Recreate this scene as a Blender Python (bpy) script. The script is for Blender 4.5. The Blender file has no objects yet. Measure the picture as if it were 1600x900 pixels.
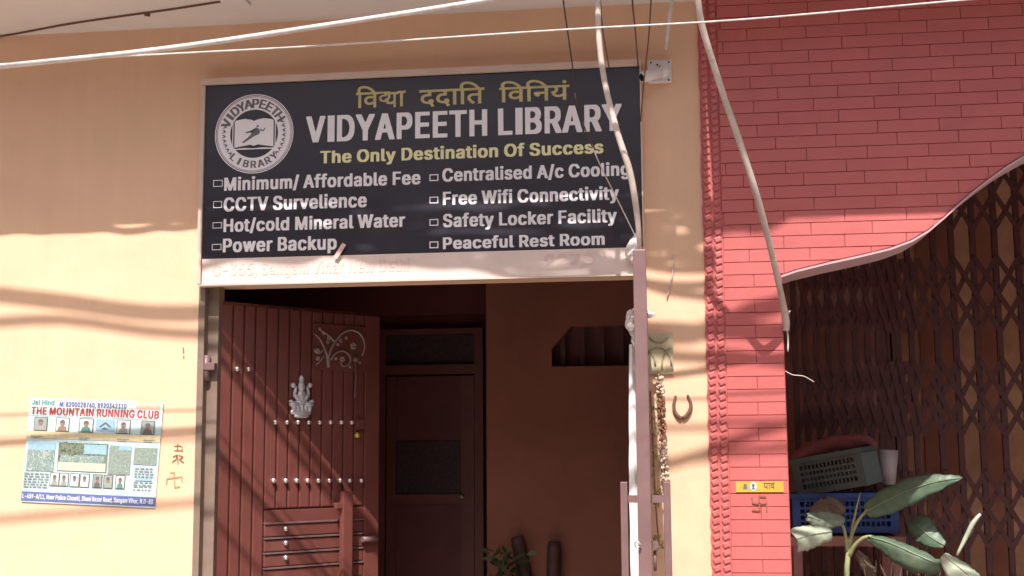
import bpy, bmesh, math, random
from mathutils import Vector, Matrix, noise
from mathutils.geometry import delaunay_2d_cdt
R = math.radians
random.seed(7)
SC = bpy.context.scene
COL = SC.collection

# ------------------------------------------------------------------ camera
EYE = 1.45
CAM = Vector((1.9695, -5.1328, EYE))
YAW, PITCH, ROLL, F = R(-7.3576), R(7.4138), R(-0.3840), 2016.4
_f = Vector((math.sin(YAW)*math.cos(PITCH), math.cos(YAW)*math.cos(PITCH), math.sin(PITCH)))
_r0 = Vector((math.cos(YAW), -math.sin(YAW), 0)); _u0 = _r0.cross(_f)
_r = _r0*math.cos(ROLL) + _u0*math.sin(ROLL); _u = _u0*math.cos(ROLL) - _r0*math.sin(ROLL)
cd = bpy.data.cameras.new('camera'); cam = bpy.data.objects.new('camera', cd); COL.objects.link(cam)
cam.matrix_world = Matrix(((_r.x, _u.x, -_f.x, CAM.x), (_r.y, _u.y, -_f.y, CAM.y), (_r.z, _u.z, -_f.z, CAM.z), (0, 0, 0, 1)))
cd.sensor_width = 36; cd.lens = 36*F/1600; cd.clip_end = 500; cd.clip_start = 0.05
SC.camera = cam

# ------------------------------------------------------------------ light
SUN_DIR = Vector((0.05, 1.0, -1.36)).normalized()          # the way the light travels
w = bpy.data.worlds.new('World'); SC.world = w; w.use_nodes = True
nt = w.node_tree; bg = nt.nodes['Background']
sky = nt.nodes.new('ShaderNodeTexSky'); sky.sky_type = 'NISHITA'; sky.sun_disc = False
el = math.asin(-SUN_DIR.z); az = math.atan2(-SUN_DIR.x, -SUN_DIR.y)
sky.sun_elevation = el; sky.sun_rotation = az; sky.dust_density = 4.0; sky.air_density = 1.0
nt.links.new(sky.outputs[0], bg.inputs[0]); bg.inputs[1].default_value = 0.086
sl = bpy.data.lights.new('sun', 'SUN'); sl.energy = 3.8; sl.angle = R(0.53); sl.color = (1.0, 0.94, 0.88)
so = bpy.data.objects.new('sun', sl); COL.objects.link(so); so.location = (0, -8, 10)
so.rotation_euler = SUN_DIR.to_track_quat('-Z', 'Y').to_euler()
vs = SC.view_settings
vs.view_transform = 'Standard'; vs.look = 'None'; vs.gamma = 1; vs.exposure = 0.84; vs.use_curve_mapping = False
SC.cycles.max_bounces = 8; SC.cycles.diffuse_bounces = 6

# ------------------------------------------------------------------ helpers
def ray(px, py):
    return _f*F + _r*(px-800) - _u*(py-450)
def at(px, py, Y=0.0):
    """point of the plane y = Y seen at a pixel of the photograph"""
    d = ray(px, py); return CAM + d*((Y-CAM.y)/d.y)
def atz(px, py, Z):
    d = ray(px, py); return CAM + d*((Z-CAM.z)/d.z)
def lerp(a, b, t): return a + (b-a)*t

MATS = {}
def mat(name, col, rough=0.7, var=0.08, scale=6.0, bump=0.0, bscale=40.0, spec=0.5, metal=0.0, var2=None, mix=0.5, s2=2.0, coat=0.0, streak=0.0, island=0.0):
    if name in MATS: return MATS[name]
    m = bpy.data.materials.new(name); m.use_nodes = True; n = m.node_tree; L = n.links
    b = n.nodes['Principled BSDF']
    b.inputs['Roughness'].default_value = rough; b.inputs['Metallic'].default_value = metal
    b.inputs['Specular IOR Level'].default_value = spec; b.inputs['Coat Weight'].default_value = coat
    tc = n.nodes.new('ShaderNodeTexCoord')
    nz = n.nodes.new('ShaderNodeTexNoise'); nz.inputs['Scale'].default_value = scale; nz.inputs['Detail'].default_value = 7; nz.inputs['Roughness'].default_value = .62
    L.new(tc.outputs['Object'], nz.inputs['Vector'])
    cr = n.nodes.new('ShaderNodeValToRGB')
    cr.color_ramp.elements[0].position = .3; cr.color_ramp.elements[1].position = .7
    lo = [max(0, c*(1-var)) for c in col]; hi = [min(1, c*(1+var)) for c in col]
    cr.color_ramp.elements[0].color = (*lo, 1); cr.color_ramp.elements[1].color = (*hi, 1)
    L.new(nz.outputs[0], cr.inputs[0]); out = cr.outputs[0]
    if var2:
        n2 = n.nodes.new('ShaderNodeTexNoise'); n2.inputs['Scale'].default_value = s2; n2.inputs['Detail'].default_value = 8; n2.inputs['Roughness'].default_value = .7
        L.new(tc.outputs['Object'], n2.inputs['Vector'])
        r2 = n.nodes.new('ShaderNodeValToRGB'); r2.color_ramp.elements[0].position = .55; r2.color_ramp.elements[1].position = .75
        r2.color_ramp.elements[1].color = (mix, mix, mix, 1)
        L.new(n2.outputs[0], r2.inputs[0])
        mx = n.nodes.new('ShaderNodeMix'); mx.data_type = 'RGBA'
        L.new(r2.outputs[0], mx.inputs[0]); L.new(out, mx.inputs[6]); mx.inputs[7].default_value = (*var2, 1); out = mx.outputs[2]
    if streak:
        mp = n.nodes.new('ShaderNodeMapping'); mp.inputs['Scale'].default_value = (14, 14, .9); L.new(tc.outputs['Object'], mp.inputs[0])
        n4 = n.nodes.new('ShaderNodeTexNoise'); n4.inputs['Scale'].default_value = 1; n4.inputs['Detail'].default_value = 8; n4.inputs['Roughness'].default_value = .65; L.new(mp.outputs[0], n4.inputs['Vector'])
        sr = n.nodes.new('ShaderNodeMapRange'); sr.inputs['From Min'].default_value = .3; sr.inputs['From Max'].default_value = .7; sr.inputs['To Min'].default_value = 1-streak; sr.inputs['To Max'].default_value = 1+streak*.4; L.new(n4.outputs[0], sr.inputs[0])
        hv = n.nodes.new('ShaderNodeHueSaturation'); L.new(out, hv.inputs['Color']); L.new(sr.outputs[0], hv.inputs['Value']); out = hv.outputs[0]
    if island:
        ge = n.nodes.new('ShaderNodeNewGeometry'); ir = n.nodes.new('ShaderNodeMapRange'); ir.inputs['To Min'].default_value = 1-island; ir.inputs['To Max'].default_value = 1+island
        L.new(ge.outputs['Random Per Island'], ir.inputs[0]); hv = n.nodes.new('ShaderNodeHueSaturation'); L.new(out, hv.inputs['Color']); L.new(ir.outputs[0], hv.inputs['Value']); out = hv.outputs[0]
    L.new(out, b.inputs['Base Color'])
    rr = n.nodes.new('ShaderNodeMapRange'); rr.inputs['To Min'].default_value = max(.02, rough-.1); rr.inputs['To Max'].default_value = min(1, rough+.1)
    L.new(nz.outputs[0], rr.inputs[0]); L.new(rr.outputs[0], b.inputs['Roughness'])
    if bump:
        n3 = n.nodes.new('ShaderNodeTexNoise'); n3.inputs['Scale'].default_value = bscale; n3.inputs['Detail'].default_value = 6
        L.new(tc.outputs['Object'], n3.inputs['Vector'])
        bp = n.nodes.new('ShaderNodeBump'); bp.inputs['Strength'].default_value = 1.0; bp.inputs['Distance'].default_value = bump
        L.new(n3.outputs[0], bp.inputs['Height']); L.new(bp.outputs[0], b.inputs['Normal'])
    MATS[name] = m; return m

M_peach   = mat('peach_paint', (.82, .54, .365), .75, .05, 3, .004, 9, var2=(.72, .44, .27), mix=.35, s2=1.6, spec=.3, streak=.035)
M_soffit  = mat('soffit_paint', (.68, .63, .60), .8, .05, 3, .001, 25, spec=.25)
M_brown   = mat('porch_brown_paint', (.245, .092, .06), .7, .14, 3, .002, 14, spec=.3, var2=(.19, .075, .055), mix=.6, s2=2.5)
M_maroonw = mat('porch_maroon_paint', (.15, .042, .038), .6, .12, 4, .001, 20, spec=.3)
M_red     = mat('red_brick_paint', (.54, .138, .134), .45, .06, 5, .0012, 45, var2=(.47, .12, .115), mix=.7, s2=7, spec=.5, island=.03)
M_mortar  = mat('red_mortar', (.53, .132, .128), .6, .1, 9, .001, 50)
M_trim    = mat('arch_trim_paint', (.55, .36, .38), .7, .08, 6, .001, 40)
M_door    = mat('maroon_enamel', (.175, .056, .046), .4, .12, 7, .0006, 30, var2=(.23, .10, .085), mix=.6, s2=6, coat=.1)
M_doorpk  = mat('pale_maroon_enamel', (.20, .118, .118), .45, .12, 7, .0006, 40, var2=(.17, .075, .07), mix=.6, s2=9)  # paler, greyer maroon with random darker patches
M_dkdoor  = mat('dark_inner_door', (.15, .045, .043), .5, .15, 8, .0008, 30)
M_glassd  = mat('dusty_dark_mesh', (.055, .03, .034), .5, .4, 60)
M_black   = mat('sign_black', (.026, .023, .036), .34, .15, 3, .006, 2.2, spec=.6)
M_strip   = mat('sign_white_strip', (.80, .66, .60), .35, .06, 8, .004, 3, spec=.5, var2=(.62, .52, .48), mix=.5, s2=5)
M_ghost   = mat('faded_print', (.76, .56, .52), .4, .03, 8)
M_white   = mat('sign_white_letter', (.88, .84, .88), .5, .04, 8)
M_yellow  = mat('sign_yellow_letter', (.86, .82, .46), .5, .04, 8)
M_gold    = mat('sign_gold_letter', (.58, .49, .22), .5, .15, 20)
M_ringtx  = mat('logo_ring_letter', (.16, .145, .155), .6, .05, 9)
M_frame   = mat('sign_frame_cream', (.66, .50, .42), .5, .08, 7)
M_jamb    = mat('jamb_grey_brown', (.22, .155, .12), .6, .15, 9, .001, 40)
M_stud    = mat('stud_steel', (.78, .74, .72), .3, .05, 20, metal=.85)
M_silver  = mat('silver_relief', (.62, .63, .66), .42, .15, 40, .001, 200, metal=.35)
M_pale    = mat('ornament_grey', (.36, .28, .27), .5, .12, 30)
M_cabw    = mat('cable_white', (.66, .60, .57), .5, .18, 18, var2=(.34, .29, .26), mix=.8, s2=11)
M_cabt    = mat('cable_tan', (.60, .50, .44), .6, .18, 18, var2=(.28, .21, .17), mix=.8, s2=11)
M_cabd    = mat('cable_dark', (.07, .04, .035), .6, .2, 18)
M_cabbr   = mat('cable_brown', (.16, .06, .035), .6, .2, 18)
M_camw    = mat('camera_white', (.74, .69, .68), .4, .04, 12)
M_lens    = mat('camera_lens', (.02, .015, .018), .1, .05, 9)
M_plast   = mat('plastic_wrap', (.88, .86, .86), .22, .08, 20, .004, 18, spec=.7)
M_foil    = mat('crumpled_plastic', (.70, .62, .60), .25, .2, 60, .003, 60, spec=.8)
M_gate    = mat('gate_maroon', (.085, .027, .026), .5, .25, 20, .0006, 60)
M_tan     = mat('porch_tan', (.80, .47, .28), .8, .15, 14, .002, 120)
M_crdk    = mat('crate_dark', (.085, .105, .105), .5, .15, 12)
M_crbl    = mat('crate_blue', (.03, .065, .24), .45, .12, 12)
M_cup     = mat('cup_white', (.46, .42, .43), .45, .06, 10)
M_rag     = mat('red_rag', (.20, .06, .06), .9, .25, 14, .004, 40)
M_wood    = mat('stool_board', (.36, .17, .15), .7, .2, 10)
M_leaf    = mat('banana_leaf', (.095, .15, .10), .45, .3, 12, .002, 45, var2=(.22, .23, .14), mix=.7, s2=9)
M_leafsun   = mat('banana_leaf_pale_sunlit', (.44, .50, .38), .5, .2, 14, .001, 60)  # pale copy of the leaf green, sunlight put into the colour
M_leafb   = mat('banana_leaf_dry', (.17, .12, .09), .8, .25, 16, .002, 60)
M_stem    = mat('banana_stem', (.36, .38, .20), .5, .2, 12)
M_rib     = mat('leaf_rib', (.22, .27, .16), .5, .2, 12)
M_leafm   = mat('banana_leaf_grey', (.20, .24, .18), .5, .25, 14, .002, 45)
M_bush    = mat('bush_leaf', (.05, .07, .03), .6, .35, 20)
M_clay    = mat('clay_pot', (.30, .14, .08), .8, .15, 10)
M_bamboo  = mat('dark_pole', (.06, .028, .022), .7, .3, 18)
M_tile    = mat('tile_beige', (.55, .46, .30), .5, .12, 24, .001, 60)
M_tileg   = mat('tile_ring', (.33, .30, .20), .5, .12, 24)
M_iron    = mat('rusty_iron', (.16, .085, .06), .7, .3, 60, .001, 150)
M_flow    = mat('garland_cream', (.62, .50, .40), .8, .3, 60)
M_flowr   = mat('garland_brown', (.28, .11, .07), .8, .3, 60)
M_flowg   = mat('garland_olive', (.30, .28, .12), .8, .3, 60)
M_mark    = mat('red_brush_paint', (.30, .11, .06), .8, .2, 60)
M_mark2   = mat('faded_brush_paint', (.62, .27, .14), .8, .2, 60)
M_stick   = mat('sticker_yellow', (.62, .39, .06), .4, .12, 30)
M_stickd  = mat('sticker_print', (.20, .10, .05), .5, .1, 30)
M_ground  = mat('lane_concrete', (.42, .38, .34), .9, .15, 3, .004, 20, var2=(.28, .25, .22), mix=.6, s2=2)
M_floor   = mat('porch_floor', (.13, .08, .07), .7, .15, 6)
M_brass   = mat('brass', (.62, .50, .10), .4, .1, 20, metal=.3)

class MB:
    def __init__(s): s.bm = bmesh.new()
    def face(s, pts):
        vs_ = [s.bm.verts.new(p) for p in pts]
        try: return s.bm.faces.new(vs_)
        except ValueError: return None
    def box(s, a, b, mtx=None, bev=0.0):
        x0, y0, z0 = a; x1, y1, z1 = b
        c = [Vector(p) for p in ((x0,y0,z0),(x1,y0,z0),(x1,y1,z0),(x0,y1,z0),(x0,y0,z1),(x1,y0,z1),(x1,y1,z1),(x0,y1,z1))]
        if mtx: c = [mtx @ p for p in c]
        v = [s.bm.verts.new(p) for p in c]
        fs = [s.bm.faces.new([v[i] for i in q]) for q in ((0,3,2,1),(4,5,6,7),(0,1,5,4),(1,2,6,5),(2,3,7,6),(3,0,4,7))]
        if bev:
            es = list({e for f in fs for e in f.edges})
            bmesh.ops.bevel(s.bm, geom=es, offset=bev, segments=2, affect='EDGES', profile=.6)
        return s
    def bar(s, p, q, wd, th, up=(0, -1, 0)):
        p, q = Vector(p), Vector(q); d = q-p; L = d.length; d.normalize(); up = Vector(up)
        sx = d.cross(up); sx.normalize(); uy = sx.cross(d)
        m = Matrix(((sx.x, uy.x, d.x, p.x), (sx.y, uy.y, d.y, p.y), (sx.z, uy.z, d.z, p.z), (0,0,0,1)))
        s.box((-wd/2, -th/2, 0), (wd/2, th/2, L), m); return s
    def tube(s, pts, r, n=8, smooth=3):
        pts = [Vector(p) for p in pts]; k = len(pts)
        rad = list(r) if isinstance(r, (list, tuple)) else [r]*k
        P, Q = [], []
        for i in range(k-1):
            p0 = pts[max(0, i-1)]; p1 = pts[i]; p2 = pts[i+1]; p3 = pts[min(k-1, i+2)]
            for j in range(smooth):
                t = j/smooth
                P.append(.5*((2*p1)+(p2-p0)*t+(2*p0-5*p1+4*p2-p3)*t*t+(3*p1-p0-3*p2+p3)*t**3)); Q.append(lerp(rad[i], rad[i+1], t))
        P.append(pts[-1]); Q.append(rad[-1])
        rings = []; ref = Vector((.31, .2, .93))
        for i, p in enumerate(P):
            d = (P[min(i+1, len(P)-1)]-P[max(i-1, 0)]).normalized()
            if abs(d.dot(ref)) > .95: ref = Vector((1, .1, .05))
            a = d.cross(ref).normalized(); b = d.cross(a)
            rings.append([s.bm.verts.new(p+(a*math.cos(2*math.pi*j/n)+b*math.sin(2*math.pi*j/n))*Q[i]) for j in range(n)])
        for A, B in zip(rings, rings[1:]):
            for j in range(n):
                f = s.bm.faces.new((A[j], A[(j+1) % n], B[(j+1) % n], B[j])); f.smooth = True
        s.bm.faces.new(rings[0][::-1]); s.bm.faces.new(rings[-1]); return s
    def ball(s, c, r, seg=8, mtx=None):
        if not isinstance(r, (tuple, list)): r = (r, r, r)
        m = Matrix.Translation(Vector(c)) @ (mtx or Matrix()) @ Matrix.Diagonal((*r, 1))
        q = bmesh.ops.create_uvsphere(s.bm, u_segments=seg, v_segments=max(4, seg//2+1), radius=1, matrix=m)
        for v in q['verts']:
            for f in v.link_faces: f.smooth = True
        return s
    def prism(s, poly, y0, y1):
        """poly in (x, z), front at y0 (towards the camera), back at y1"""
        a = [s.bm.verts.new((x, y0, z)) for x, z in poly]; b = [s.bm.verts.new((x, y1, z)) for x, z in poly]
        n = len(poly)
        s.bm.faces.new(a); s.bm.faces.new(b[::-1])
        for i in range(n): s.bm.faces.new((a[i], b[i], b[(i+1) % n], a[(i+1) % n]))
        return s
    def poly(s, pts3): s.face(pts3); return s
    def build(s, name, m, parent=None, fix=True):
        if fix: bmesh.ops.recalc_face_normals(s.bm, faces=s.bm.faces[:])
        me = bpy.data.meshes.new(name); s.bm.to_mesh(me); s.bm.free()
        me.materials.append(m); o = bpy.data.objects.new(name, me); COL.objects.link(o)
        if parent is not None:
            o.parent = parent; off = Vector((0, 0, 0)); p = parent
            while p is not None: off += p.location; p = p.parent
            o.location = -off
        return o

def thing(name, label, cat, loc, group=None):
    o = bpy.data.objects.new(name, None); COL.objects.link(o); o.location = loc; o.empty_display_size = .1
    o['label'] = label; o['category'] = cat
    if group: o['group'] = group
    return o
def tag(o, label, cat, group=None):
    o['label'] = label; o['category'] = cat
    if group: o['group'] = group
    return o

# bold sign letters: outlines drawn as polygons (advance, closed contours) in 1/500 of the type size
LETTERS = {",":[116,[[1,-64,5,-66,58,-66,61,-64,87,27,86,40,20,41,17,39,12,30,12,20,6,-8,6,-20,0,-48]]],
"-":[249,[[39,89,42,88,183,88,186,89,188,92,188,123,186,127,183,128,42,128,39,127,38,123]]],
".":[116,[[22,-8,27,-9,67,-9,83,-2,91,17,90,30,83,43,70,50,27,50,14,44,7,33,6,11,11,0]]],
"/":[147,[[-11,-42,-8,-44,52,-44,55,-42,82,61,87,73,94,108,109,155,116,189,134,248,134,267,133,271,73,272,70,270,15,64,10,52,2,17,-12,-30]]],
"0":[249,[[75,-8,80,-9,145,-9,161,-6,183,7,192,16,199,27,215,61,219,80,219,92,222,102,222,152,219,161,219,177,215,192,209,211,194,236,183,247,170,256,155,262,77,262,52,252,31,233,23,220,10,186,6,167,6,86,16,48,29,23,45,6,67,-6],[111,35,94,48,85,64,79,83,75,98,75,155,82,183,91,202,103,214,114,219,130,209,143,186,149,167,150,155,153,145,153,108,146,77,140,61,123,41]]],
"1":[249,[[20,-5,23,-6,211,-6,215,-5,216,30,214,33,161,34,158,35,156,39,156,255,155,258,80,259,64,249,26,220,25,180,27,176,61,175,70,179,83,188,86,188,87,186,88,39,86,35,83,34,20,33,19,30]]],
"2":[249,[[14,-5,17,-6,208,-6,211,-5,212,30,211,33,114,34,109,36,109,39,147,77,153,86,177,110,196,136,206,155,209,170,209,202,206,217,198,231,177,252,152,262,73,262,48,252,26,230,16,205,16,180,17,176,80,176,88,202,102,216,108,219,117,218,131,208,140,192,141,180,131,158,119,142,13,30]]],
"3":[249,[[69,-8,73,-9,148,-9,161,-6,186,7,202,23,212,42,216,58,216,86,209,111,200,123,189,134,177,143,158,149,143,152,159,173,202,220,206,230,206,255,205,258,20,259,17,258,16,223,17,220,105,219,110,217,108,210,69,167,60,155,59,123,61,120,64,119,86,119,117,112,136,97,143,83,145,73,143,61,138,52,123,38,111,34,102,35,92,41,79,55,73,71,8,72,4,70,4,48,14,25,30,9,42,1]]],
"4":[249,[[123,-5,127,-6,189,-5,191,-2,192,45,195,47,220,47,223,48,225,52,224,86,220,88,195,88,192,89,191,92,190,164,186,166,133,166,127,167,171,242,172,255,171,258,167,259,108,259,102,256,0,83,0,52,2,48,5,47,120,46,122,42],[83,89,82,92,85,98,109,136,116,152,120,154,122,148,121,89,117,88]]],
"5":[249,[[72,-8,77,-9,142,-9,167,-2,194,17,209,42,216,73,216,89,209,120,197,142,177,162,155,171,95,172,90,173,91,198,95,218,202,220,203,223,203,255,202,258,33,259,29,258,28,242,25,233,25,214,22,205,22,186,19,177,19,158,16,148,17,120,36,119,45,116,80,116,102,127,114,127,123,122,136,109,144,89,144,73,137,55,122,39,111,34,100,39,88,52,82,61,80,71,17,72,14,70,12,45,23,22,42,4,61,-6]]],
"6":[249,[[75,-8,80,-9,145,-9,161,-6,186,9,196,20,209,42,212,58,212,102,206,123,199,133,181,152,167,159,152,162,124,164,126,170,138,189,174,239,178,248,177,258,111,259,105,256,35,155,19,123,12,95,12,64,19,39,26,27,36,14,58,-2],[111,35,102,41,88,55,82,73,81,83,85,95,95,112,108,121,114,122,127,116,140,98,144,86,144,70,130,44,117,35]]],
"7":[249,[[32,-5,36,-6,98,-6,102,-5,212,214,212,255,211,258,17,259,14,258,12,223,14,220,130,219,135,217,134,211,109,161,104,155,32,11]]],
"8":[249,[[72,-8,77,-9,148,-9,173,-2,200,14,212,30,218,45,219,86,215,98,208,112,187,133,199,148,209,170,209,211,202,227,186,247,155,262,70,262,48,252,36,244,19,217,16,202,16,177,23,155,38,133,20,115,10,95,6,80,6,58,10,39,17,25,35,8,52,-2],[105,35,85,48,79,61,78,77,83,87,95,100,111,109,114,109,123,106,138,95,146,83,150,70,143,52,134,42,120,35],[108,157,100,161,91,170,85,189,94,208,102,215,114,220,122,217,136,203,141,186,134,170,123,159,114,155]]],
"9":[249,[[48,-5,52,-6,114,-6,120,-3,190,98,206,130,212,152,212,195,209,211,197,233,181,248,164,259,152,262,73,262,44,248,30,234,19,217,12,192,12,161,16,142,26,123,42,106,55,98,80,91,101,89,99,83,48,8],[111,132,102,137,91,148,82,170,81,180,85,192,95,209,108,218,114,219,125,214,137,202,144,183,144,167,131,142,127,138]]],
":":[116,[[22,-8,27,-9,67,-9,83,-2,91,17,90,30,83,43,70,50,27,50,14,44,7,33,6,11,11,0],[25,130,30,128,67,128,80,134,87,142,91,155,90,167,83,181,70,188,27,188,14,181,7,170,6,148,12,136,17,132]]],
"A":[262,[[-8,-5,-5,-6,61,-5,68,11,85,64,89,66,148,66,153,64,156,61,166,27,180,-5,245,-6,249,-5,249,11,235,45,227,70,223,80,215,105,201,139,158,258,86,259,82,258,76,245,68,220,51,177,6,48,1,39,-9,8],[105,106,102,108,104,117,116,152,120,156,124,148,136,108,133,106]]],
"B":[251,[[14,-5,17,-6,161,-6,186,1,198,7,214,19,224,39,227,52,228,83,224,98,218,111,196,133,209,148,215,161,219,177,219,198,212,223,203,236,193,245,183,252,161,259,17,259,14,258],[83,35,81,39,81,105,83,108,114,109,130,106,139,100,152,87,159,67,156,58,148,48,133,38,117,34],[83,151,81,155,82,217,86,219,117,219,136,209,143,202,148,186,146,177,141,167,130,157,117,151]]],
"C":[278,[[94,-8,98,-9,170,-9,195,-2,217,10,230,22,243,39,249,52,256,77,255,86,189,88,185,86,181,70,174,61,161,47,145,38,130,35,111,44,97,55,85,70,76,92,72,108,72,148,79,170,91,192,102,203,108,209,127,218,136,219,148,215,167,202,177,189,186,170,252,169,255,170,256,183,249,202,239,222,215,245,205,252,189,259,177,262,92,262,70,256,45,241,30,225,13,198,3,164,3,145,0,136,3,89,10,64,23,39,39,19,55,7,73,-2]]],
"D":[274,[[14,-5,17,-6,145,-6,177,1,202,13,227,38,237,55,247,86,247,95,250,105,250,152,247,161,246,173,240,192,224,220,209,236,189,249,158,259,17,259,14,258],[83,35,81,39,81,214,82,217,86,219,111,219,127,215,145,206,165,186,174,167,177,155,181,136,181,120,174,89,165,70,156,58,142,48,120,38,102,34]]],
"E":[232,[[14,-5,17,-6,202,-6,205,-5,206,30,205,33,86,34,83,35,81,39,81,105,83,108,192,109,195,110,197,114,197,145,196,148,192,150,83,151,81,155,82,217,86,219,205,220,206,223,206,255,205,258,17,259,14,258]]],
"F":[228,[[14,-5,17,-6,77,-6,80,-5,81,98,83,102,186,103,190,105,191,142,189,146,86,147,82,148,81,214,82,217,86,219,202,220,203,223,203,255,202,258,17,259,14,258]]],
"G":[283,[[94,-8,98,-9,170,-9,195,-2,214,7,228,17,249,48,256,70,256,130,255,133,252,134,123,133,122,130,122,98,123,95,183,94,186,93,188,89,184,77,175,61,159,45,139,35,123,38,98,53,85,70,76,92,72,108,72,148,79,170,88,189,102,203,108,209,127,218,139,218,148,215,159,208,174,192,186,170,252,169,255,170,256,186,239,222,215,245,189,259,173,262,92,262,77,259,45,241,27,222,13,198,3,164,3,145,0,136,3,89,10,64,23,39,31,27,42,16,73,-2]]],
"H":[281,[[14,-5,17,-6,77,-6,80,-5,81,105,83,108,86,109,177,108,178,105,179,-5,183,-6,242,-6,246,-5,247,255,245,258,183,259,179,258,178,155,177,152,173,150,83,151,81,155,80,258,77,259,17,259,14,258]]],
"I":[130,[[18,-6,112,-6,112,259,18,259]]],
"J":[221,[[56,-8,61,-9,127,-9,148,-2,161,6,172,17,184,39,188,58,188,255,186,258,120,259,117,258,116,64,112,52,102,41,95,37,89,37,76,48,69,64,69,89,67,93,2,94,-2,92,-3,61,0,52,0,42,10,20,23,6,36,-2]]],
"L":[219,[[14,-5,17,-6,195,-6,198,-5,200,-2,200,30,199,33,195,34,86,34,82,36,81,255,80,258,77,259,17,259,14,258,12,255]]],
"M":[337,[[14,-5,17,-6,77,-6,80,-5,81,86,83,93,87,89,119,5,125,-5,130,-6,189,-5,218,64,229,95,233,99,234,92,235,-5,239,-6,302,-5,303,-2,302,258,298,259,223,259,217,256,181,158,169,133,165,117,158,104,154,108,96,258,92,259,14,258,12,255]]],
"N":[284,[[14,-5,17,-6,77,-6,80,-5,81,130,83,135,87,133,157,20,173,-3,180,-6,245,-6,249,-5,250,255,248,258,186,259,182,258,181,123,180,118,177,119,163,139,89,256,83,259,17,259,14,258]]],
"O":[289,[[94,-8,98,-9,170,-9,202,1,218,11,238,30,256,61,266,105,266,152,262,161,262,173,256,192,243,217,225,236,214,246,189,259,173,262,92,262,70,256,47,242,31,227,16,205,10,189,3,164,3,145,0,136,3,89,10,64,23,39,39,19,55,7,73,-2],[130,35,100,52,85,70,79,83,72,108,72,148,79,170,94,195,108,209,127,218,136,219,148,215,159,208,181,186,190,167,193,155,197,136,197,120,194,111,193,98,187,80,177,63,164,50,152,41,136,35]]],
"P":[245,[[14,-5,17,-6,77,-6,80,-5,81,83,83,86,161,88,186,98,205,113,218,136,222,148,222,198,218,211,209,230,193,245,173,256,158,259,17,259,14,258],[83,129,81,133,82,217,86,219,114,219,133,212,146,198,152,183,153,167,149,155,141,142,127,132,114,128]]],
"R":[247,[[14,-5,17,-6,77,-6,80,-5,81,89,83,93,86,94,105,92,158,-5,227,-6,230,-5,231,11,183,98,208,119,215,130,222,152,221,205,212,227,193,245,183,252,161,259,17,259,14,258],[83,135,81,139,82,217,86,219,114,219,133,212,148,197,152,186,153,170,149,158,142,148,127,138,114,134]]],
"S":[246,[[66,-8,70,-9,155,-9,170,-6,202,13,209,20,218,36,222,48,222,89,218,102,212,111,195,127,170,140,111,157,92,166,81,177,78,183,79,195,84,205,102,218,114,221,123,218,141,205,152,182,217,182,219,205,209,230,193,245,177,256,155,262,70,262,58,259,28,242,16,227,10,214,6,198,6,177,10,161,14,150,33,131,55,119,114,102,130,96,139,91,148,81,152,73,152,64,146,52,140,45,130,38,120,35,105,34,95,38,81,48,73,64,70,74,2,74,0,70,1,55,4,42,14,22,27,9,39,1]]],
"T":[247,[[79,-5,83,-6,142,-6,146,-5,147,214,148,217,152,219,227,220,228,223,228,255,227,258,2,259,-2,258,-3,223,-2,220,73,219,77,217,78,214]]],
"U":[281,[[84,-8,89,-9,173,-9,192,-2,214,10,228,23,237,36,247,64,247,255,245,258,183,259,179,258,178,89,174,73,161,50,148,41,133,34,123,35,102,47,88,64,82,80,80,258,77,259,17,259,14,258,13,58,26,30,45,9,73,-6]]],
"V":[262,[[82,-5,86,-6,155,-6,158,-5,226,183,231,192,238,217,243,227,250,248,248,258,183,259,177,256,131,120,120,98,107,130,96,164,91,173,81,208,61,258,58,259,-5,259,-8,258,-9,245,-6,233,-1,223,7,198,21,164,29,139,43,105]]],
"W":[366,[[60,-5,64,-6,130,-6,133,-5,137,2,163,105,170,126,174,123,208,-3,214,-6,283,-5,287,2,338,195,349,230,353,245,352,258,348,259,286,259,282,258,252,139,249,130,245,126,241,133,212,252,208,258,139,259,135,258,129,242,118,195,113,183,102,136,98,126,95,127,91,136,61,256,55,259,-8,258,-9,255,-9,239,-4,227,4,192,18,145,51,20,57,-2]]],
"Y":[258,[[85,-5,89,-6,148,-6,152,-5,154,98,243,242,244,255,242,258,170,258,131,192,122,180,117,177,104,195,74,245,64,259,-5,259,-8,258,-9,248,-6,239,37,173,84,95]]],
"a":[217,[[41,-8,45,-9,117,-9,127,-6,183,-6,186,-5,188,142,184,158,177,170,161,187,139,196,123,197,114,200,83,200,73,197,58,197,36,190,23,181,7,164,3,155,3,142,5,139,14,135,30,131,67,132,82,148,98,156,112,145,118,133,118,130,112,123,102,119,61,116,33,109,14,99,4,89,-3,70,-3,36,1,23,6,14,19,2],[83,32,69,42,66,52,67,59,80,71,105,78,117,77,118,64,111,50,95,35,89,32]]],
"b":[235,[[75,-8,80,-9,148,-9,173,1,188,11,199,27,206,39,212,64,212,130,206,148,193,170,183,181,170,190,155,196,139,197,130,200,98,200,89,197,77,198,75,202,75,255,73,258,11,259,7,258,6,255,6,-2,8,-5,11,-6,70,-6],[105,35,88,52,82,61,75,86,75,102,79,120,88,139,98,149,111,155,118,152,131,139,140,123,144,111,144,80,137,58,128,45,114,35]]],
"c":[220,[[62,-8,67,-9,142,-9,167,1,181,11,196,33,200,45,199,58,170,66,136,65,127,50,114,38,108,34,102,34,91,39,83,47,76,58,69,73,66,95,73,123,81,139,94,152,102,156,111,152,122,145,132,127,136,125,173,125,199,133,200,142,196,155,186,172,177,181,155,193,120,200,89,200,80,197,61,196,45,190,33,181,17,165,7,148,0,127,0,111,-3,102,-3,86,0,77,0,64,4,48,16,23,33,6,55,-6]]],
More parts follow.
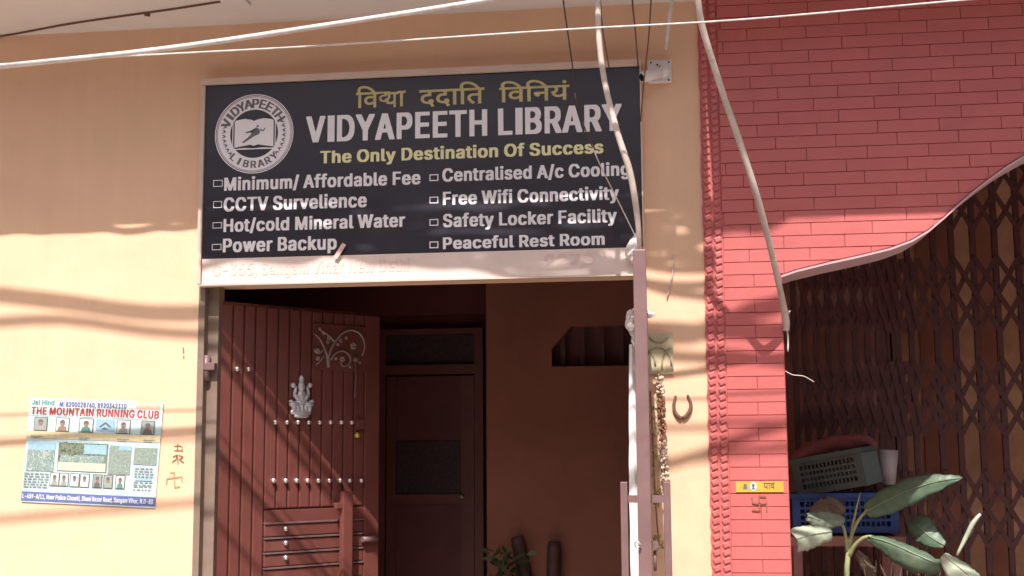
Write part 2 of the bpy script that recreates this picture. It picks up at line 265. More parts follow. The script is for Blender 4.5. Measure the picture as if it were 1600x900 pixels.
"d":[235,[[59,-8,64,-9,133,-9,142,-6,198,-6,202,-5,203,255,202,258,139,258,138,255,138,202,136,198,123,197,114,200,83,200,73,197,58,196,42,190,32,183,22,173,13,161,4,142,0,127,0,111,-3,102,-3,86,0,77,1,58,7,39,22,14,39,1],[98,35,84,45,76,58,69,73,67,95,69,114,79,136,94,152,102,155,114,149,124,139,134,117,138,102,138,89,134,70,127,53,108,35]]],
"e":[224,[[62,-8,67,-9,142,-9,158,-6,183,9,190,17,199,33,200,48,198,52,170,59,139,59,133,56,123,42,114,35,105,32,91,39,78,52,69,70,70,77,73,78,198,78,202,80,203,127,196,152,184,170,173,181,161,190,139,197,61,196,36,184,17,165,7,148,0,123,0,111,-3,102,0,61,7,39,17,22,33,6,55,-6],[70,117,69,120,83,143,102,156,111,152,123,140,131,127,132,117,127,116]]],
"f":[149,[[23,-5,27,-6,86,-6,90,-5,91,152,92,155,95,156,127,156,130,157,131,161,130,195,92,198,91,214,92,218,102,227,133,230,141,255,140,264,136,268,120,272,70,272,55,268,39,259,29,248,23,236,21,198,-15,195,-15,158,-11,156,17,156,20,155,22,152]]],
"g":[235,[[62,-80,67,-81,142,-81,164,-74,177,-68,196,-48,202,-33,206,-14,206,192,205,196,123,197,114,200,83,200,73,197,61,197,48,193,32,183,22,173,13,161,4,142,1,130,-3,89,0,80,1,61,7,42,17,25,30,13,42,4,61,-2,133,-3,136,-5,134,-17,128,-27,114,-37,105,-40,92,-37,82,-30,73,-19,67,-16,27,-16,8,-28,7,-42,23,-62,42,-74],[95,41,76,61,69,77,67,95,69,114,79,136,94,152,102,155,114,149,124,139,134,120,138,105,138,89,131,64,122,52,114,44,105,40,102,39]]],
"h":[228,[[7,-5,11,-6,70,-6,74,-5,75,114,79,130,83,137,97,152,105,155,112,152,120,143,128,127,129,-5,133,-6,192,-6,195,-5,197,-2,197,142,193,158,178,183,155,196,139,197,130,200,98,200,89,197,77,198,75,202,75,255,74,258,70,259,11,259,7,258,6,255]]],
"i":[106,[[7,-5,11,-6,70,-6,73,-5,75,-2,75,192,74,195,70,197,11,197,7,195,6,192],[13,217,17,216,64,216,73,219,80,225,81,230,81,252,77,261,73,265,61,269,20,269,11,265,4,258,3,230,5,225]]],
"k":[213,[[7,-5,11,-6,73,-5,75,-2,75,52,77,57,80,56,119,5,130,-6,198,-6,202,-5,203,5,199,14,130,100,127,108,189,172,196,183,195,196,123,196,100,173,94,164,80,150,77,149,75,155,74,258,70,259,11,259,7,258]]],
"l":[117,[[31,-5,36,-6,105,-6,108,-5,109,-2,106,23,102,33,83,35,79,39,75,48,75,255,74,258,70,259,11,259,7,258,6,255,6,36,10,17,13,11,23,0]]],
"m":[327,[[7,-5,11,-6,70,-6,74,-5,75,120,83,140,95,152,102,153,111,147,119,130,120,-5,123,-6,186,-5,188,-2,188,130,194,142,205,152,211,153,222,145,228,133,229,-5,233,-6,295,-5,297,-2,297,148,290,170,280,183,267,193,242,200,192,200,177,196,161,189,148,196,133,200,86,200,77,197,8,196,6,192]]],
"n":[227,[[7,-5,11,-6,70,-6,74,-5,75,114,79,130,83,137,97,152,105,155,112,152,120,143,128,127,129,-5,133,-6,192,-6,196,-5,197,142,193,158,178,183,155,196,139,197,130,200,98,200,89,197,11,197,7,195]]],
"o":[230,[[62,-8,67,-9,139,-9,161,-2,183,13,193,27,202,45,209,73,209,117,206,133,199,152,184,173,167,187,155,193,142,197,61,196,45,190,33,181,17,165,7,148,0,127,0,111,-3,102,-3,86,0,77,0,64,4,48,16,23,33,6,55,-6],[98,35,84,45,76,58,69,73,66,95,69,102,69,114,79,136,94,152,105,156,120,146,131,133,140,105,141,86,134,61,130,53,111,35,105,33]]],
"p":[235,[[7,-77,11,-78,73,-77,75,-73,75,-14,77,-10,152,-9,173,1,184,8,199,27,206,39,212,64,212,127,206,148,199,161,183,181,170,190,155,196,139,197,130,200,98,200,89,197,11,197,7,195],[105,35,88,52,82,61,75,86,75,102,79,120,88,139,98,149,111,155,118,152,131,139,140,123,144,111,144,80,137,58,128,45,114,35]]],
"r":[152,[[7,-5,11,-6,70,-6,74,-5,76,120,82,136,95,149,111,156,136,156,140,158,141,192,139,196,130,200,89,200,80,197,11,197,7,195]]],
"s":[205,[[47,-8,52,-9,133,-9,152,-2,164,6,177,20,184,39,184,67,181,80,175,89,167,96,152,106,89,123,80,128,75,136,76,142,78,145,88,155,92,156,105,150,114,135,120,131,152,131,180,139,181,148,174,167,164,181,152,190,133,197,55,197,30,187,10,167,6,158,3,133,7,114,16,98,36,85,98,68,109,61,114,52,112,45,106,39,89,32,80,38,70,47,65,58,61,59,23,59,8,56,2,52,0,48,1,33,14,10,27,1]]],
"t":[136,[[56,-8,61,-9,108,-9,123,-5,125,-2,125,11,121,30,95,32,86,38,81,48,81,152,83,155,86,156,120,157,122,161,122,192,121,195,117,197,86,197,82,198,81,236,80,240,17,241,14,239,12,236,11,198,-15,195,-16,161,-14,157,8,156,11,155,12,152,12,39,16,20,22,11,36,-2]]],
"u":[228,[[59,-8,64,-9,117,-9,127,-6,192,-6,196,-5,197,192,195,196,133,197,129,195,128,67,120,50,109,39,102,35,98,35,86,44,75,70,74,195,70,197,11,197,7,195,6,61,9,52,10,36,19,17,33,3,48,-6]]],
"v":[217,[[63,-5,67,-6,127,-6,134,-2,202,177,203,192,202,196,139,197,135,195,132,192,98,99,94,102,61,196,-5,197,-8,195,-9,183,-6,170,56,14,60,-2]]],
"w":[306,[[51,-5,55,-6,117,-5,121,2,135,55,142,70,149,52,157,20,167,-5,233,-5,246,33,266,105,287,167,291,183,290,195,286,197,227,197,222,195,219,192,202,127,198,120,177,196,108,196,86,121,82,123,65,189,61,196,-5,196,-6,180,-2,164,9,133,10,123,40,30,41,20]]],
"y":[217,[[10,-77,14,-78,77,-78,89,-74,102,-66,109,-58,121,-36,126,-20,137,5,141,20,202,177,203,192,202,196,139,197,135,195,132,192,124,167,98,99,94,102,61,196,-5,197,-8,195,-9,183,-6,170,59,2,59,-8,49,-27,42,-34,36,-37,14,-38,10,-42,6,-58,6,-70]]],
"z":[213,[[4,-5,8,-6,183,-6,186,-5,188,30,186,33,98,34,93,36,98,47,184,158,184,192,183,196,11,197,7,195,6,161,8,157,92,156,98,155,70,116,7,36,3,27]]],
" ":[93,[]]}
_gc = {}
def fill2d(c):
    c.fill_mode = 'FRONT'
    o = bpy.data.objects.new('t', c); COL.objects.link(o)
    me = bpy.data.meshes.new_from_object(o.evaluated_get(bpy.context.evaluated_depsgraph_get()))
    r_ = ([(v.co.x, v.co.y) for v in me.vertices], [tuple(p.vertices) for p in me.polygons])
    bpy.data.objects.remove(o); bpy.data.curves.remove(c); bpy.data.meshes.remove(me); return r_
def glyph1(ch):
    if ch not in _gc:
        if ch in LETTERS:
            V, E = [], []
            for q in LETTERS[ch][1]:
                k, b = len(q)//2, len(V)
                V += [Vector((q[2*i]/500, q[2*i+1]/500)) for i in range(k)]; E += [(b+i, b+(i+1) % k) for i in range(k)]
            r_ = delaunay_2d_cdt(V, E, [], 2, 1e-6)
            def inside(x, y):
                k = False
                for a, b in E:
                    p, q = V[a], V[b]
                    if (p.y > y) != (q.y > y) and x < p.x+(q.x-p.x)*(y-p.y)/(q.y-p.y): k = not k
                return k
            tri = [tuple(f) for f in r_[2] if inside(sum(r_[0][i].x for i in f)/len(f), sum(r_[0][i].y for i in f)/len(f))]
            _gc[ch] = ([(v.x, v.y) for v in r_[0]], tri)
        else:
            c = bpy.data.curves.new('t', 'FONT'); c.body = ch; c.offset = .014; c.resolution_u = 3; _gc[ch] = fill2d(c)
    return _gc[ch]
def glyphs(s, bold=0.0):
    if all(ch in LETTERS for ch in s):
        V, Fc, x = [], [], 0
        for ch in s:
            if ch != ' ':
                v, f = glyph1(ch); b = len(V); V += [(a+x, y) for a, y in v]; Fc += [tuple(i+b for i in q) for q in f]
            x += LETTERS[ch][0]/500
        return V, Fc
    c = bpy.data.curves.new('t', 'FONT'); c.body = s; c.offset = .014; c.resolution_u = 3; return fill2d(c)
def capheight(): return max(y for x, y in glyph1('H')[0])
def put(mb, g, fn):
    vs_, fs = g; V = [mb.bm.verts.new(fn(x, y)) for x, y in vs_]
    for f in fs:
        try: mb.bm.faces.new([V[i] for i in f])
        except ValueError: pass
def text_px(mb, s, l, r, top, Y, bold=0.02):
    """l, r: pixel of the baseline's left and right ink end; top: pixel y of the cap tops at the left end"""
    a = at(*l, Y); b = at(*r, Y); t = at(l[0], top, Y)
    g = glyphs(s, bold); xs = [v[0] for v in g[0]]; x0, x1 = min(xs), max(xs)
    kx = (b.x-a.x)/(x1-x0); kz = (t.z-a.z)/capheight(); zb = (a.z+b.z)/2
    put(mb, g, lambda x, y: (a.x+(x-x0)*kx, Y, zb+y*kz))

# ------------------------------------------------------------------ ground
o = MB().box((-30, -40, -.2), (30, .0, 0)).build('ground', M_ground); o['kind'] = 'structure'

# the house across the lane, behind the viewpoint
opp = thing('opposite_house', 'plain plastered house across the lane behind the viewpoint', 'house', (0, -7.2, 0))
mb = MB(); mb.box((-14, -12, 0), (16, -7.2, 5.2)); mb.build('wall', mat('opposite_plaster', (.42, .36, .30), .85, .1, 2), opp)
mb = MB()
M_shut = mat('opposite_shutter', (.12, .09, .08), .6, .1, 3); mb.bm.free()
for x in range(-12, 15, 3):
    MB().box((x, -7.22, .02), (x+1.1, -7.202, 2.1)).build('door', M_shut, opp); MB().box((x-.4, -7.22, 3.2), (x+1.2, -7.202, 4.4)).build('shutter', M_shut, opp)

# ------------------------------------------------------------------ library building
XS0, XS1 = -3.2, 2.083            # facade from beyond the left frame edge to the red house
OX0, OX1 = at(305, 700).x, 1.83            # door opening
ZL = EYE+.716                     # lintel
ZS = EYE+1.838                    # soffit
lib = thing('library_building', 'peach plastered house front with a pale balcony slab above its open maroon door', 'building', (0, 0, 0))
mb = MB()
mb.box((XS0, 0, 0), (OX0, .16, ZS)); mb.box((OX0, 0, ZL), (OX1, .16, ZS)); mb.box((OX1, 0, 0), (XS1, .16, ZS))
mb.build('front_wall', M_peach, lib)
mb = MB(); mb.box((XS0, -.63, ZS), (XS1-.01, .16, ZS+.14)); sb = mb.build('balcony_slab', M_soffit, lib)
mb = MB(); mb.box((XS0, -.63, ZS+.142), (XS1-.01, -.53, ZS+.9)); mb.box((XS0, 0, ZS+.142), (XS1, .16, ZS+3.2)); mb.build('upper_wall', M_peach, lib)
# porch room behind the opening
TB, TW = 1.75, 1.2
xw = at(760, 600, TW).x
mb = MB()
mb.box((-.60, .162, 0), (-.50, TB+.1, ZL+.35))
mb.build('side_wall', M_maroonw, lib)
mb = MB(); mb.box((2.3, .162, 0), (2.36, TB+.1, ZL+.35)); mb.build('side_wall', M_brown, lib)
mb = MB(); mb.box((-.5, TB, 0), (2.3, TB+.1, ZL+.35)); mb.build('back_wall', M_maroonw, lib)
# brown wall with the cut-away opening
hx = [at(*p, TW) for p in ((862, 545), (893, 509), (988, 505), (992, 568), (862, 573))]
z0h = hx[4].z; z1h = hx[1].z; xa = hx[0].x; xb = 1.98
mb = MB()
mb.prism([(xw, 0), (2.3, 0), (2.3, z0h), (xa, z0h), (xw, z0h)], TW, TW+.12)
mb.prism([(xw, z0h), (xa, z0h), (xa, hx[0].z), (hx[1].x, z1h), (xw, z1h)], TW, TW+.12)
mb.prism([(xb, z0h), (2.3, z0h), (2.3, z1h), (xb, z1h)], TW, TW+.12)
mb.prism([(xw, z1h), (2.3, z1h), (2.3, ZL+.35), (xw, ZL+.35)], TW, TW+.12)
mb.build('porch_wall', M_brown, lib)
mb = MB()
for i in range(7):
    x = lerp(xa+.05, xb, i/6); mb.box((x-.012, TW+.06, z0h+.001), (x+.012, TW+.085, z1h+.0))
mb.build('vent_grille', M_gate, lib)
mb = MB(); mb.box((xa-.05, TW+.125, z0h-.05), (xb+.05, TW+.14, z1h+.05)); mb.build('vent_back', M_dkdoor, lib)
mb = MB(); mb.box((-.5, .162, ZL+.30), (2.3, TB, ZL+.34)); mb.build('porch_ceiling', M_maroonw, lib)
mb = MB(); mb.box((-.5, .0, .0), (2.3, TB, .14)); mb.build('porch_floor', M_floor, lib)
# a beam under the ceiling
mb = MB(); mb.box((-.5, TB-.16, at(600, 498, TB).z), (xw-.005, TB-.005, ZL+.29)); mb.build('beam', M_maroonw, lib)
# inner door
yd = TB-.03
dl, dr = at(592, 700, yd).x, at(757, 700, yd).x
zt = at(670, 515, yd).z; zm = at(670, 571, yd).z; zk = at(670, 778, yd).z
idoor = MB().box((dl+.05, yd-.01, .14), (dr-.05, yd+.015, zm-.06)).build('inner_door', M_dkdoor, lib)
mb = MB()
mb.box((dl, yd-.05, .14), (dl+.045, yd+.02, zt)); mb.box((dr-.045, yd-.05, .14), (dr, yd+.02, zt))
mb.box((dl+.045, yd-.048, zt-.03), (dr-.045, yd+.02, zt)); mb.box((dl+.045, yd-.048, zm-.05), (dr-.045, yd+.02, zm))
mb.build('door_frame', M_door, idoor)
mb = MB(); mb.box((dl+.047, yd-.012, zm+.002), (dr-.047, yd+.01, zt-.032)); mb.build('transom', M_glassd, idoor)
mb = MB(); mb.box((dl+.05, yd-.035, zk-.03), (dr-.05, yd-.011, zk+.02)); mb.box((dl+.05, yd-.035, .14), (dl+.1, yd-.011, zk-.03)); mb.box((dl+.05, yd-.035, zk+.02), (dl+.1, yd-.011, zm-.06)); mb.box((dr-.12, yd-.035, zk+.02), (dr-.05, yd-.011, zm-.06)); mb.box((dr-.12, yd-.035, .14), (dr-.05, yd-.011, zk-.03))
mb.build('door_rail', M_door, idoor)
mb = MB(); mb.box((dl+.101, yd-.020, zk+.021), (dr-.121, yd-.012, zk+.30)); mb.build('door_mesh', M_glassd, idoor)
mb = MB(); mb.ball(at(722, 776, yd-.05), .012); mb.build('door_knob', M_stud, idoor)

# left jamb
mb = MB()
mb.box((OX0+.001, -.004, .0), (OX0+.028, .10, ZL-.002)); mb.box((OX0+.028, .035, .0), (OX0+.075, .10, ZL-.002))
mb.build('door_jamb', M_jamb, lib)

# --- left leaf, swung inwards
HG = at(337, 700, .07); ztop = at(340, 470, .07).z
lo, hi = .1, 2.0
for _ in range(60):
    m_ = (lo+hi)/2
    if at(590, 491, m_).z < ztop: lo = m_
    else: hi = m_
FE = at(590, 700, lo)
H0 = Vector((HG.x, .07, 0)); E0 = Vector((FE.x, lo, 0)); LU = (E0-H0); LW = LU.length; LU.normalize()
LN = Vector((LU.y, -LU.x, 0))                     # towards the camera side
if LN.dot(CAM-H0) < 0: LN = -LN
LM = Matrix(((LU.x, LN.x, 0, H0.x), (LU.y, LN.y, 0, H0.y), (0, 0, 1, 0), (0, 0, 0, 1)))   # local (s, out, z)
def leafpt(px, py, off=0.0):
    d = ray(px, py); t = (H0+LN*off-CAM).dot(LN)/d.dot(LN); p = CAM+d*t
    return (p-H0).dot(LU), p.z
leaf = MB().box((0, -.035, .16), (LW, 0, ztop), LM, .004).build('door_leaf', M_door, lib)
zb = leafpt(480, 792)[1]
s_in, s_out = leafpt(411, 750)[0], leafpt(566, 760)[0]
mb = MB()
edges_s = [0.004, leafpt(357, 750)[0], leafpt(375, 750)[0], leafpt(393, 750)[0], s_in]
for a, b in zip(edges_s, edges_s[1:]): mb.box((a+.004, .0005, .17), (b-.004, .011, ztop-.012), LM, .004)
n = 9
for i in range(n):
    a, b = lerp(s_in, s_out, i/n), lerp(s_in, s_out, (i+1)/n)
    mb.box((a+.0035, .0005, zb), (b-.0035, .011, ztop-.012), LM, .004)
mb.build('door_plank', M_door, leaf)
mb = MB(); mb.box((s_out, .0005, .17), (LW-.003, .016, ztop-.012), LM, .004); mb.build('door_stile', M_door, leaf)
mb = MB(); zz = zb-.02; mb.box((s_in+.004, .0005, zz-.05), (s_out-.003, .012, zz+.012), LM, .003)
ys = [815, 838, 861, 884, 908, 931]
zl = [leafpt(470, y+0.0)[1] for y in ys]
for a, b in zip(zl, zl[1:]): mb.box((s_in+.004, .0005, b+.006), (s_out-.003, .014, a-.008), LM, .004)
mb.build('door_louvre', M_door, leaf)
mb = MB()
for z in zl: mb.box((s_in+.003, .0005, z-.004), (s_out-.002, .019, z+.003), LM)
mb.build('louvre_edge', M_doorpk, leaf)
# pale rounded hinge edge
mb = MB(); q = LM @ Vector((-.012, .0, 0)); mb.tube([(q.x, q.y, .16), (q.x, q.y, ztop-.02), (q.x, q.y, ztop+.005)], [.017, .017, .009], 10, 2); mb.build('door_edge', M_doorpk, leaf)
studs = [(367, 577), (385, 577)]+[(x, 660) for x in (427, 445, 462, 479, 496, 513, 530, 546)]+[(x, 751) for x in (424, 443, 460, 477, 494, 511, 528, 543, 561)]+[(443, 826), (443, 848), (443, 871), (453, 644)]
first = None
for px, py in studs:
    s_, z_ = leafpt(px, py)
    if first is None:
        mb = MB(); 
        for k, (r_, o_) in enumerate(((.0055, .0),)): pass
        mb.ball((0, 0, 0), (.0115, .0115, .0115), 10); p = LM @ Vector((s_, .018, z_))
        first = mb.build('stud', M_stud, leaf); first.location = p
    else:
        c = first.copy(); COL.objects.link(c); c.parent = leaf; c.location = LM @ Vector((s_, .018, z_))
# hinge blocks
for py in (575,):
    z = at(330, py, .06).z; mb = MB()
    mb.tube([(H0.x-.03, .02, z-.055), (H0.x-.03, .02, z+.05)], .016, 10, 1); mb.box((H0.x-.055, .0, z-.012), (H0.x+.012, .045, z+.018), None, .003); mb.build('hinge', M_doorpk, leaf)
# scroll ornament
a_, b_ = leafpt(488, 577, .012), leafpt(573, 511, .012)
mb = MB(); mb.box((a_[0], .0112, a_[1]), (b_[0], .0165, b_[1]), LM, .002); mb.build('ornament_plate', M_door, leaf)
def leafw(px, py, off): s_, z_ = leafpt(px, py, off); return LM @ Vector((s_, off, z_))
mb = MB()
def curl(pts, r0, r1): 
    k = len(pts); mb.tube([leafw(x, y, .02) for x, y in pts], [lerp(r0, r1, i/(k-1)) for i in range(k)], 6, 3)
curl([(513, 574), (514, 556), (520, 540), (532, 523), (545, 516), (558, 518), (567, 528), (570, 542), (566, 555)], .006, .004)
curl([(512, 570), (511, 556), (506, 542), (500, 530), (492, 522)], .006, .003)
curl([(517, 562), (524, 552), (534, 548), (543, 552), (548, 562), (544, 570), (536, 572), (532, 566)], .005, .003)
curl([(505, 546), (499, 552), (493, 550), (490, 544)], .004, .003)
curl([(506, 556), (500, 564), (494, 570)], .004, .003)
curl([(522, 534), (516, 526), (508, 520), (500, 516)], .004, .003)
for x, y, r in ((552, 540, .018), (535, 561, .015), (496, 548, .014), (497, 560, .011), (506, 520, .010), (514, 528, .011), (532, 532, .010), (541, 528, .009), (525, 560, .009), (512, 534, .009), (500, 514, .008), (528, 538, .008), (547, 573, .008), (562, 566, .008)):
    p = leafw(x, y, .018); 
    for k in range(5):
        a = k*2*math.pi/5+x; mb.ball(p+LU*(math.cos(a)*r*.55)+Vector((0, 0, math.sin(a)*r*.55)), r*.48, 6)
mb.build('scroll_ornament', M_pale, leaf)
# seated deity relief
mb = MB()
def B(px, py, rx, rz, ry=.012, off=.022, tilt=0):
    p = leafw(px, py, off); k = .0034
    mm = Matrix(((LU.x, LN.x, 0), (LU.y, LN.y, 0), (0, 0, 1))).to_4x4() @ Matrix.Rotation(tilt, 4, 'Y')
    mb.ball(p, (rx*k, ry, rz*k), 10, mm)
B(471, 604, 5, 7, .014, .026); B(471, 594, 3.6, 7); B(471, 619, 7, 9, .014); B(471, 630, 10, 7, .014)
for sg in (-1, 1):
    B(471+sg*7, 622, 3.2, 7, .01, .024, sg*.6); B(471+sg*10, 612, 2.4, 8, .009, .022, sg*-.2); B(471+sg*13, 602, 3.4, 3.6); B(471+sg*11, 632, 8, 4, .014, .026, 0)
    B(471+sg*16, 627, 3.5, 2.2)
for k in range(5): B(459+k*6, 638, 3.6, 5, .014, .024)
B(471, 644, 16, 6, .013); B(471, 650, 12, 3, .014)
mb.build('deity_relief', M_silver, leaf)
# pull handle, latch, padlock
mb = MB(); s_, _ = leafpt(541, 800, .06); zt_ = leafpt(541, 768, .06)[1]
mb.box((s_-.026, .045, .75), (s_+.026, .075, zt_), LM, .004)
z = leafpt(528, 790, .05)[1]; mb.box((s_-.06, .05, z-.013), (s_-.026, .07, z+.013), LM, .003); mb.box((s_-.012, .01, z-.012), (s_+.012, .045, z+.012), LM)
z = leafpt(528, 900, .05)[1]; mb.box((s_-.012, .01, z-.012), (s_+.012, .045, z+.012), LM); mb.build('pull_handle', M_door, leaf)
mb = MB(); p = leafw(566, 843, .03); mb.tube([p, p+LU*.05, p+LU*.085], .013, 8, 1); mb.build('latch', M_doorpk, leaf)
mb = MB(); p = leafw(558, 664, .02); mb.box((leafpt(558, 664)[0]-.02, .016, p.z-.02), (leafpt(558, 664)[0]+.02, .03, p.z+.025), LM, .004); mb.build('lock_hasp', M_door, leaf); mb = MB(); mb.tube([leafw(555, 560, .02), leafw(556, 590, .024), leafw(554, 622, .02)], .004, 6, 2); mb.ball(leafw(556, 561, .02), .016); mb.build('latch_chain', M_doorpk, leaf)
mb = MB(); mb.ball(leafw(558, 680, .025), .013, 10); mb.build('brass_lock', M_brass, leaf)

# --- right leaf, swung outwards, seen on its edge
ha = at(1003, 600, -.005); hb = at(1003, 600, -.84)
RU = Vector((hb.x-ha.x, hb.y-ha.y, 0)); RWd = RU.length; RU.normalize(); RN = Vector((-RU.y, RU.x, 0))
if RN.x > 0: RN = -RN                                  # towards the opening
zr = at(1000, 392, -.84).z
RM = Matrix(((RU.x, RN.x, 0, ha.x), (RU.y, RN.y, 0, ha.y), (0, 0, 1, 0), (0, 0, 0, 1)))
rleaf = MB().box((.0, -.020, .16), (RWd-.006, .020, zr), RM, .003).build('door_leaf', M_doorpk, lib); rleaf['label'] = 'right door leaf swung outwards, seen on its narrow edge'
mb = MB(); mb.box((RWd-.005, -.022, .16), (RWd+.012, .022, zr+.004), RM, .004); mb.build('door_edge', M_doorpk, rleaf)
zc = at(980, 780, -.82).z; zh = at(972, 753, -.82).z
for sg, nm in ((1, 'pull_handle'), (-1, 'pull_handle')):
    mb = MB(); d = .066 if sg > 0 else .075
    mb.box((RWd-.055, sg*d-.012, .80), (RWd-.03, sg*d+.012, zh), RM, .003)
    y0, y1 = sorted((sg*.0225, sg*(d-.0125)))
    mb.box((RWd-.052, y0, zc-.012), (RWd-.034, y1, zc+.012), RM)
    mb.build(nm, M_doorpk, rleaf)
mb = MB(); c = at(996, 851, -.865); 
mb.tube([c+Vector((math.cos(a)*.009, 0, math.sin(a)*.009)) for a in [i*math.pi/5 for i in range(11)]], .003, 6, 1); mb.build('bolt_ring', M_stud, rleaf)
mb = MB(); c = at(1023, 851, -.8); mb.tube([c, c+Vector((.0, -.02, 0))], .014, 10, 1); mb.tube([c+Vector((0, 0, -.02)), c+Vector((0, 0, -.085))], .005, 6, 1); mb.build('bolt', M_doorpk, rleaf)

# ------------------------------------------------------------------ library sign
YS = -.042
sTL, sBR = at(321, 134, YS), at(1001, 386, YS)
X0, X1 = at(319, 280, YS).x, at(1001.5, 270, YS).x
Z1 = (at(322, 133, YS).z+at(1003, 105, YS).z)/2
ZB = (at(317, 405, YS).z+at(1000, 385, YS).z)/2
Z0 = (at(316, 445, YS).z+at(1000, 427, YS).z)/2
sign = thing('library_sign', 'long black library sign with white and yellow lettering and pale bottom strip above the door', 'sign', ((X0+X1)/2, YS, Z0))
def wavy(x0, x1, z0, z1, Y, amp, nx, nz, mb):
    g = [[mb.bm.verts.new((lerp(x0, x1, i/nx), Y+amp*noise.noise(Vector((lerp(x0, x1, i/nx)*2.2, lerp(z0, z1, j/nz)*5, 3.1))), lerp(z0, z1, j/nz))) for i in range(nx+1)] for j in range(nz+1)]
    for j in range(nz):
        for i in range(nx):
            f = mb.bm.faces.new((g[j][i], g[j][i+1], g[j+1][i+1], g[j+1][i])); f.smooth = True
mb = MB(); mb.box((X0, YS, ZB), (X1, -.004, Z1)); mb.build('sign_panel', M_black, sign)
mb = MB(); mb.box((X0, YS+.001, Z0), (X1, -.004, ZB-.001)); mb.build('bottom_strip', M_strip, sign)
mb = MB(); mb.box((X0-.02, -.06, Z1+.002), (X1+.012, -.003, Z1+.028), None, .003); mb.box((X0-.02, -.052, Z0), (X0-.002, -.003, Z1+.0), None, .002); mb.box((X1+.002, -.046, Z0), (X1+.008, -.003, Z1)); mb.build('sign_frame', M_frame, sign)
mb = MB(); mb.box((X0-.01, -.05, Z0-.008), (X1, -.004, Z0-.001)); mb.build('bottom_edge', M_frame, sign)
YT = YS-.0015
def sline(s, l, r, top, m, bold=.022):
    mb = MB(); text_px(mb, s, l, r, top, YT, bold); return mb.build('lettering', m, sign, fix=False)
sline('VIDYAPEETH LIBRARY', (478, 223), (972, 202), 183, M_white, .038)
sline('The Only Destination Of Success', (500, 253), (943, 241), 234, M_yellow, .032)
for s_, l, r, t in (('Minimum/ Affordable Fee', (350, 296), (657, 289), 276), ('CCTV Survelience', (349, 329), (573, 324), 308), ('Hot/cold Mineral Water', (349, 361), (633, 355), 341), ('Power Backup', (348, 394), (526, 389), 373),
                 ('Centralised A/c Cooling', (691, 284), (984, 273), 264), ('Free Wifi Connectivity', (692, 320), (967, 311), 300), ('Safety Locker Facility', (692, 354), (964, 347), 334), ('Peaceful Rest Room', (692, 389), (945, 382), 371)):
    sline(s_, l, r, t, M_white, .034)
mb = MB()
for (a, b, c, d, th) in ((333, 281, 348, 292, 1.1), (333, 314, 347, 325, 1.1), (332, 347, 347, 357, 1.1), (331, 381, 346, 391, 1.1), (671, 272, 685, 283, 1.6), (671, 307, 685, 318, 1.6), (671, 342, 685, 353, 1.6), (671, 377, 685, 388, 1.6)):
    p, q = at(a, d, YT), at(c, b, YT); k = th*.0027
    for u in ((p.x, p.z, q.x, p.z+k), (p.x, q.z-k, q.x, q.z), (p.x, p.z+k, p.x+k, q.z-k), (q.x-k, p.z+k, q.x, q.z-k)):
        mb.poly([(u[0], YT, u[1]), (u[2], YT, u[1]), (u[2], YT, u[3]), (u[0], YT, u[3])])
mb.build('tick_box', M_white, sign, fix=False)
# Sanskrit line, every sign set where it stands
mb = MB()
def dev(seq, pa, pb, top):
    a, b = at(*pa, YT), at(*pb, YT); zt_ = at(pa[0], top, YT).z; zb_ = (a.z+b.z)/2
    items = []; x = 0
    for ch, adv, dx, dy, kx, ky in seq:
        g = glyphs(ch, .012); items.append((g, x+dx, dy, kx, ky)); x += adv
    allx = [v[0]*kx+x_ for g, x_, dy, kx, ky in items for v in g[0]]; ally = [v[1]*ky+dy for g, x_, dy, kx, ky in items for v in g[0]]
    x0, x1, hh = min(allx), max(allx), DEVH
    for ii, (g, x_, dy, kx, ky) in enumerate(items):
        put(mb, g, lambda X, Y_: (lerp(a.x, b.x, (X*kx+x_-x0)/(x1-x0)), YT-ii*.00015, zb_+(Y_*ky+dy)/hh*(zt_-zb_)))
DEVH = max(v[1] for v in glyphs('\u0935')[0])
def adv(ch): 
    a = glyphs(ch+'\u0939')[0]; h = glyphs('\u0939')[0]
    return max(v[0] for v in a)-max(v[0] for v in h)
def simple(s): return [(c, adv(c), 0, 0, 1, 1) for c in s]
da = adv('\u0926')
dev([('\u093f', adv('\u093f'), 0, 0, 1, 1), ('\u0935', adv('\u0935'), 0, 0, 1, 1), ('\u0926', da*.50, 0, .16, .80, .74), ('\u092f', adv('\u092f')*.80, -.02, -.02, .80, .97), ('\u093e', adv('\u093e'), 0, 0, 1, 1)], (556, 169), (634, 165), 145)
dev(simple('\u0926\u0926\u093e\u093f\u0924'), (655, 165), (757, 161), 141)
dev(simple('\u093f\u0935\u093f\u0928\u092f\u0902'), (780, 160), (890, 155), 137)
mb.build('lettering', M_gold, sign, fix=False)
mb = MB(); text_px(mb, 'C-355, Sangam Vihar New Delhi', (332, 431), (640, 423), 412, YS-.0006, .02); text_px(mb, '9278', (850, 414), (928, 412), 398, YS-.0006, .02); mb.build('lettering', M_ghost, sign, fix=False)
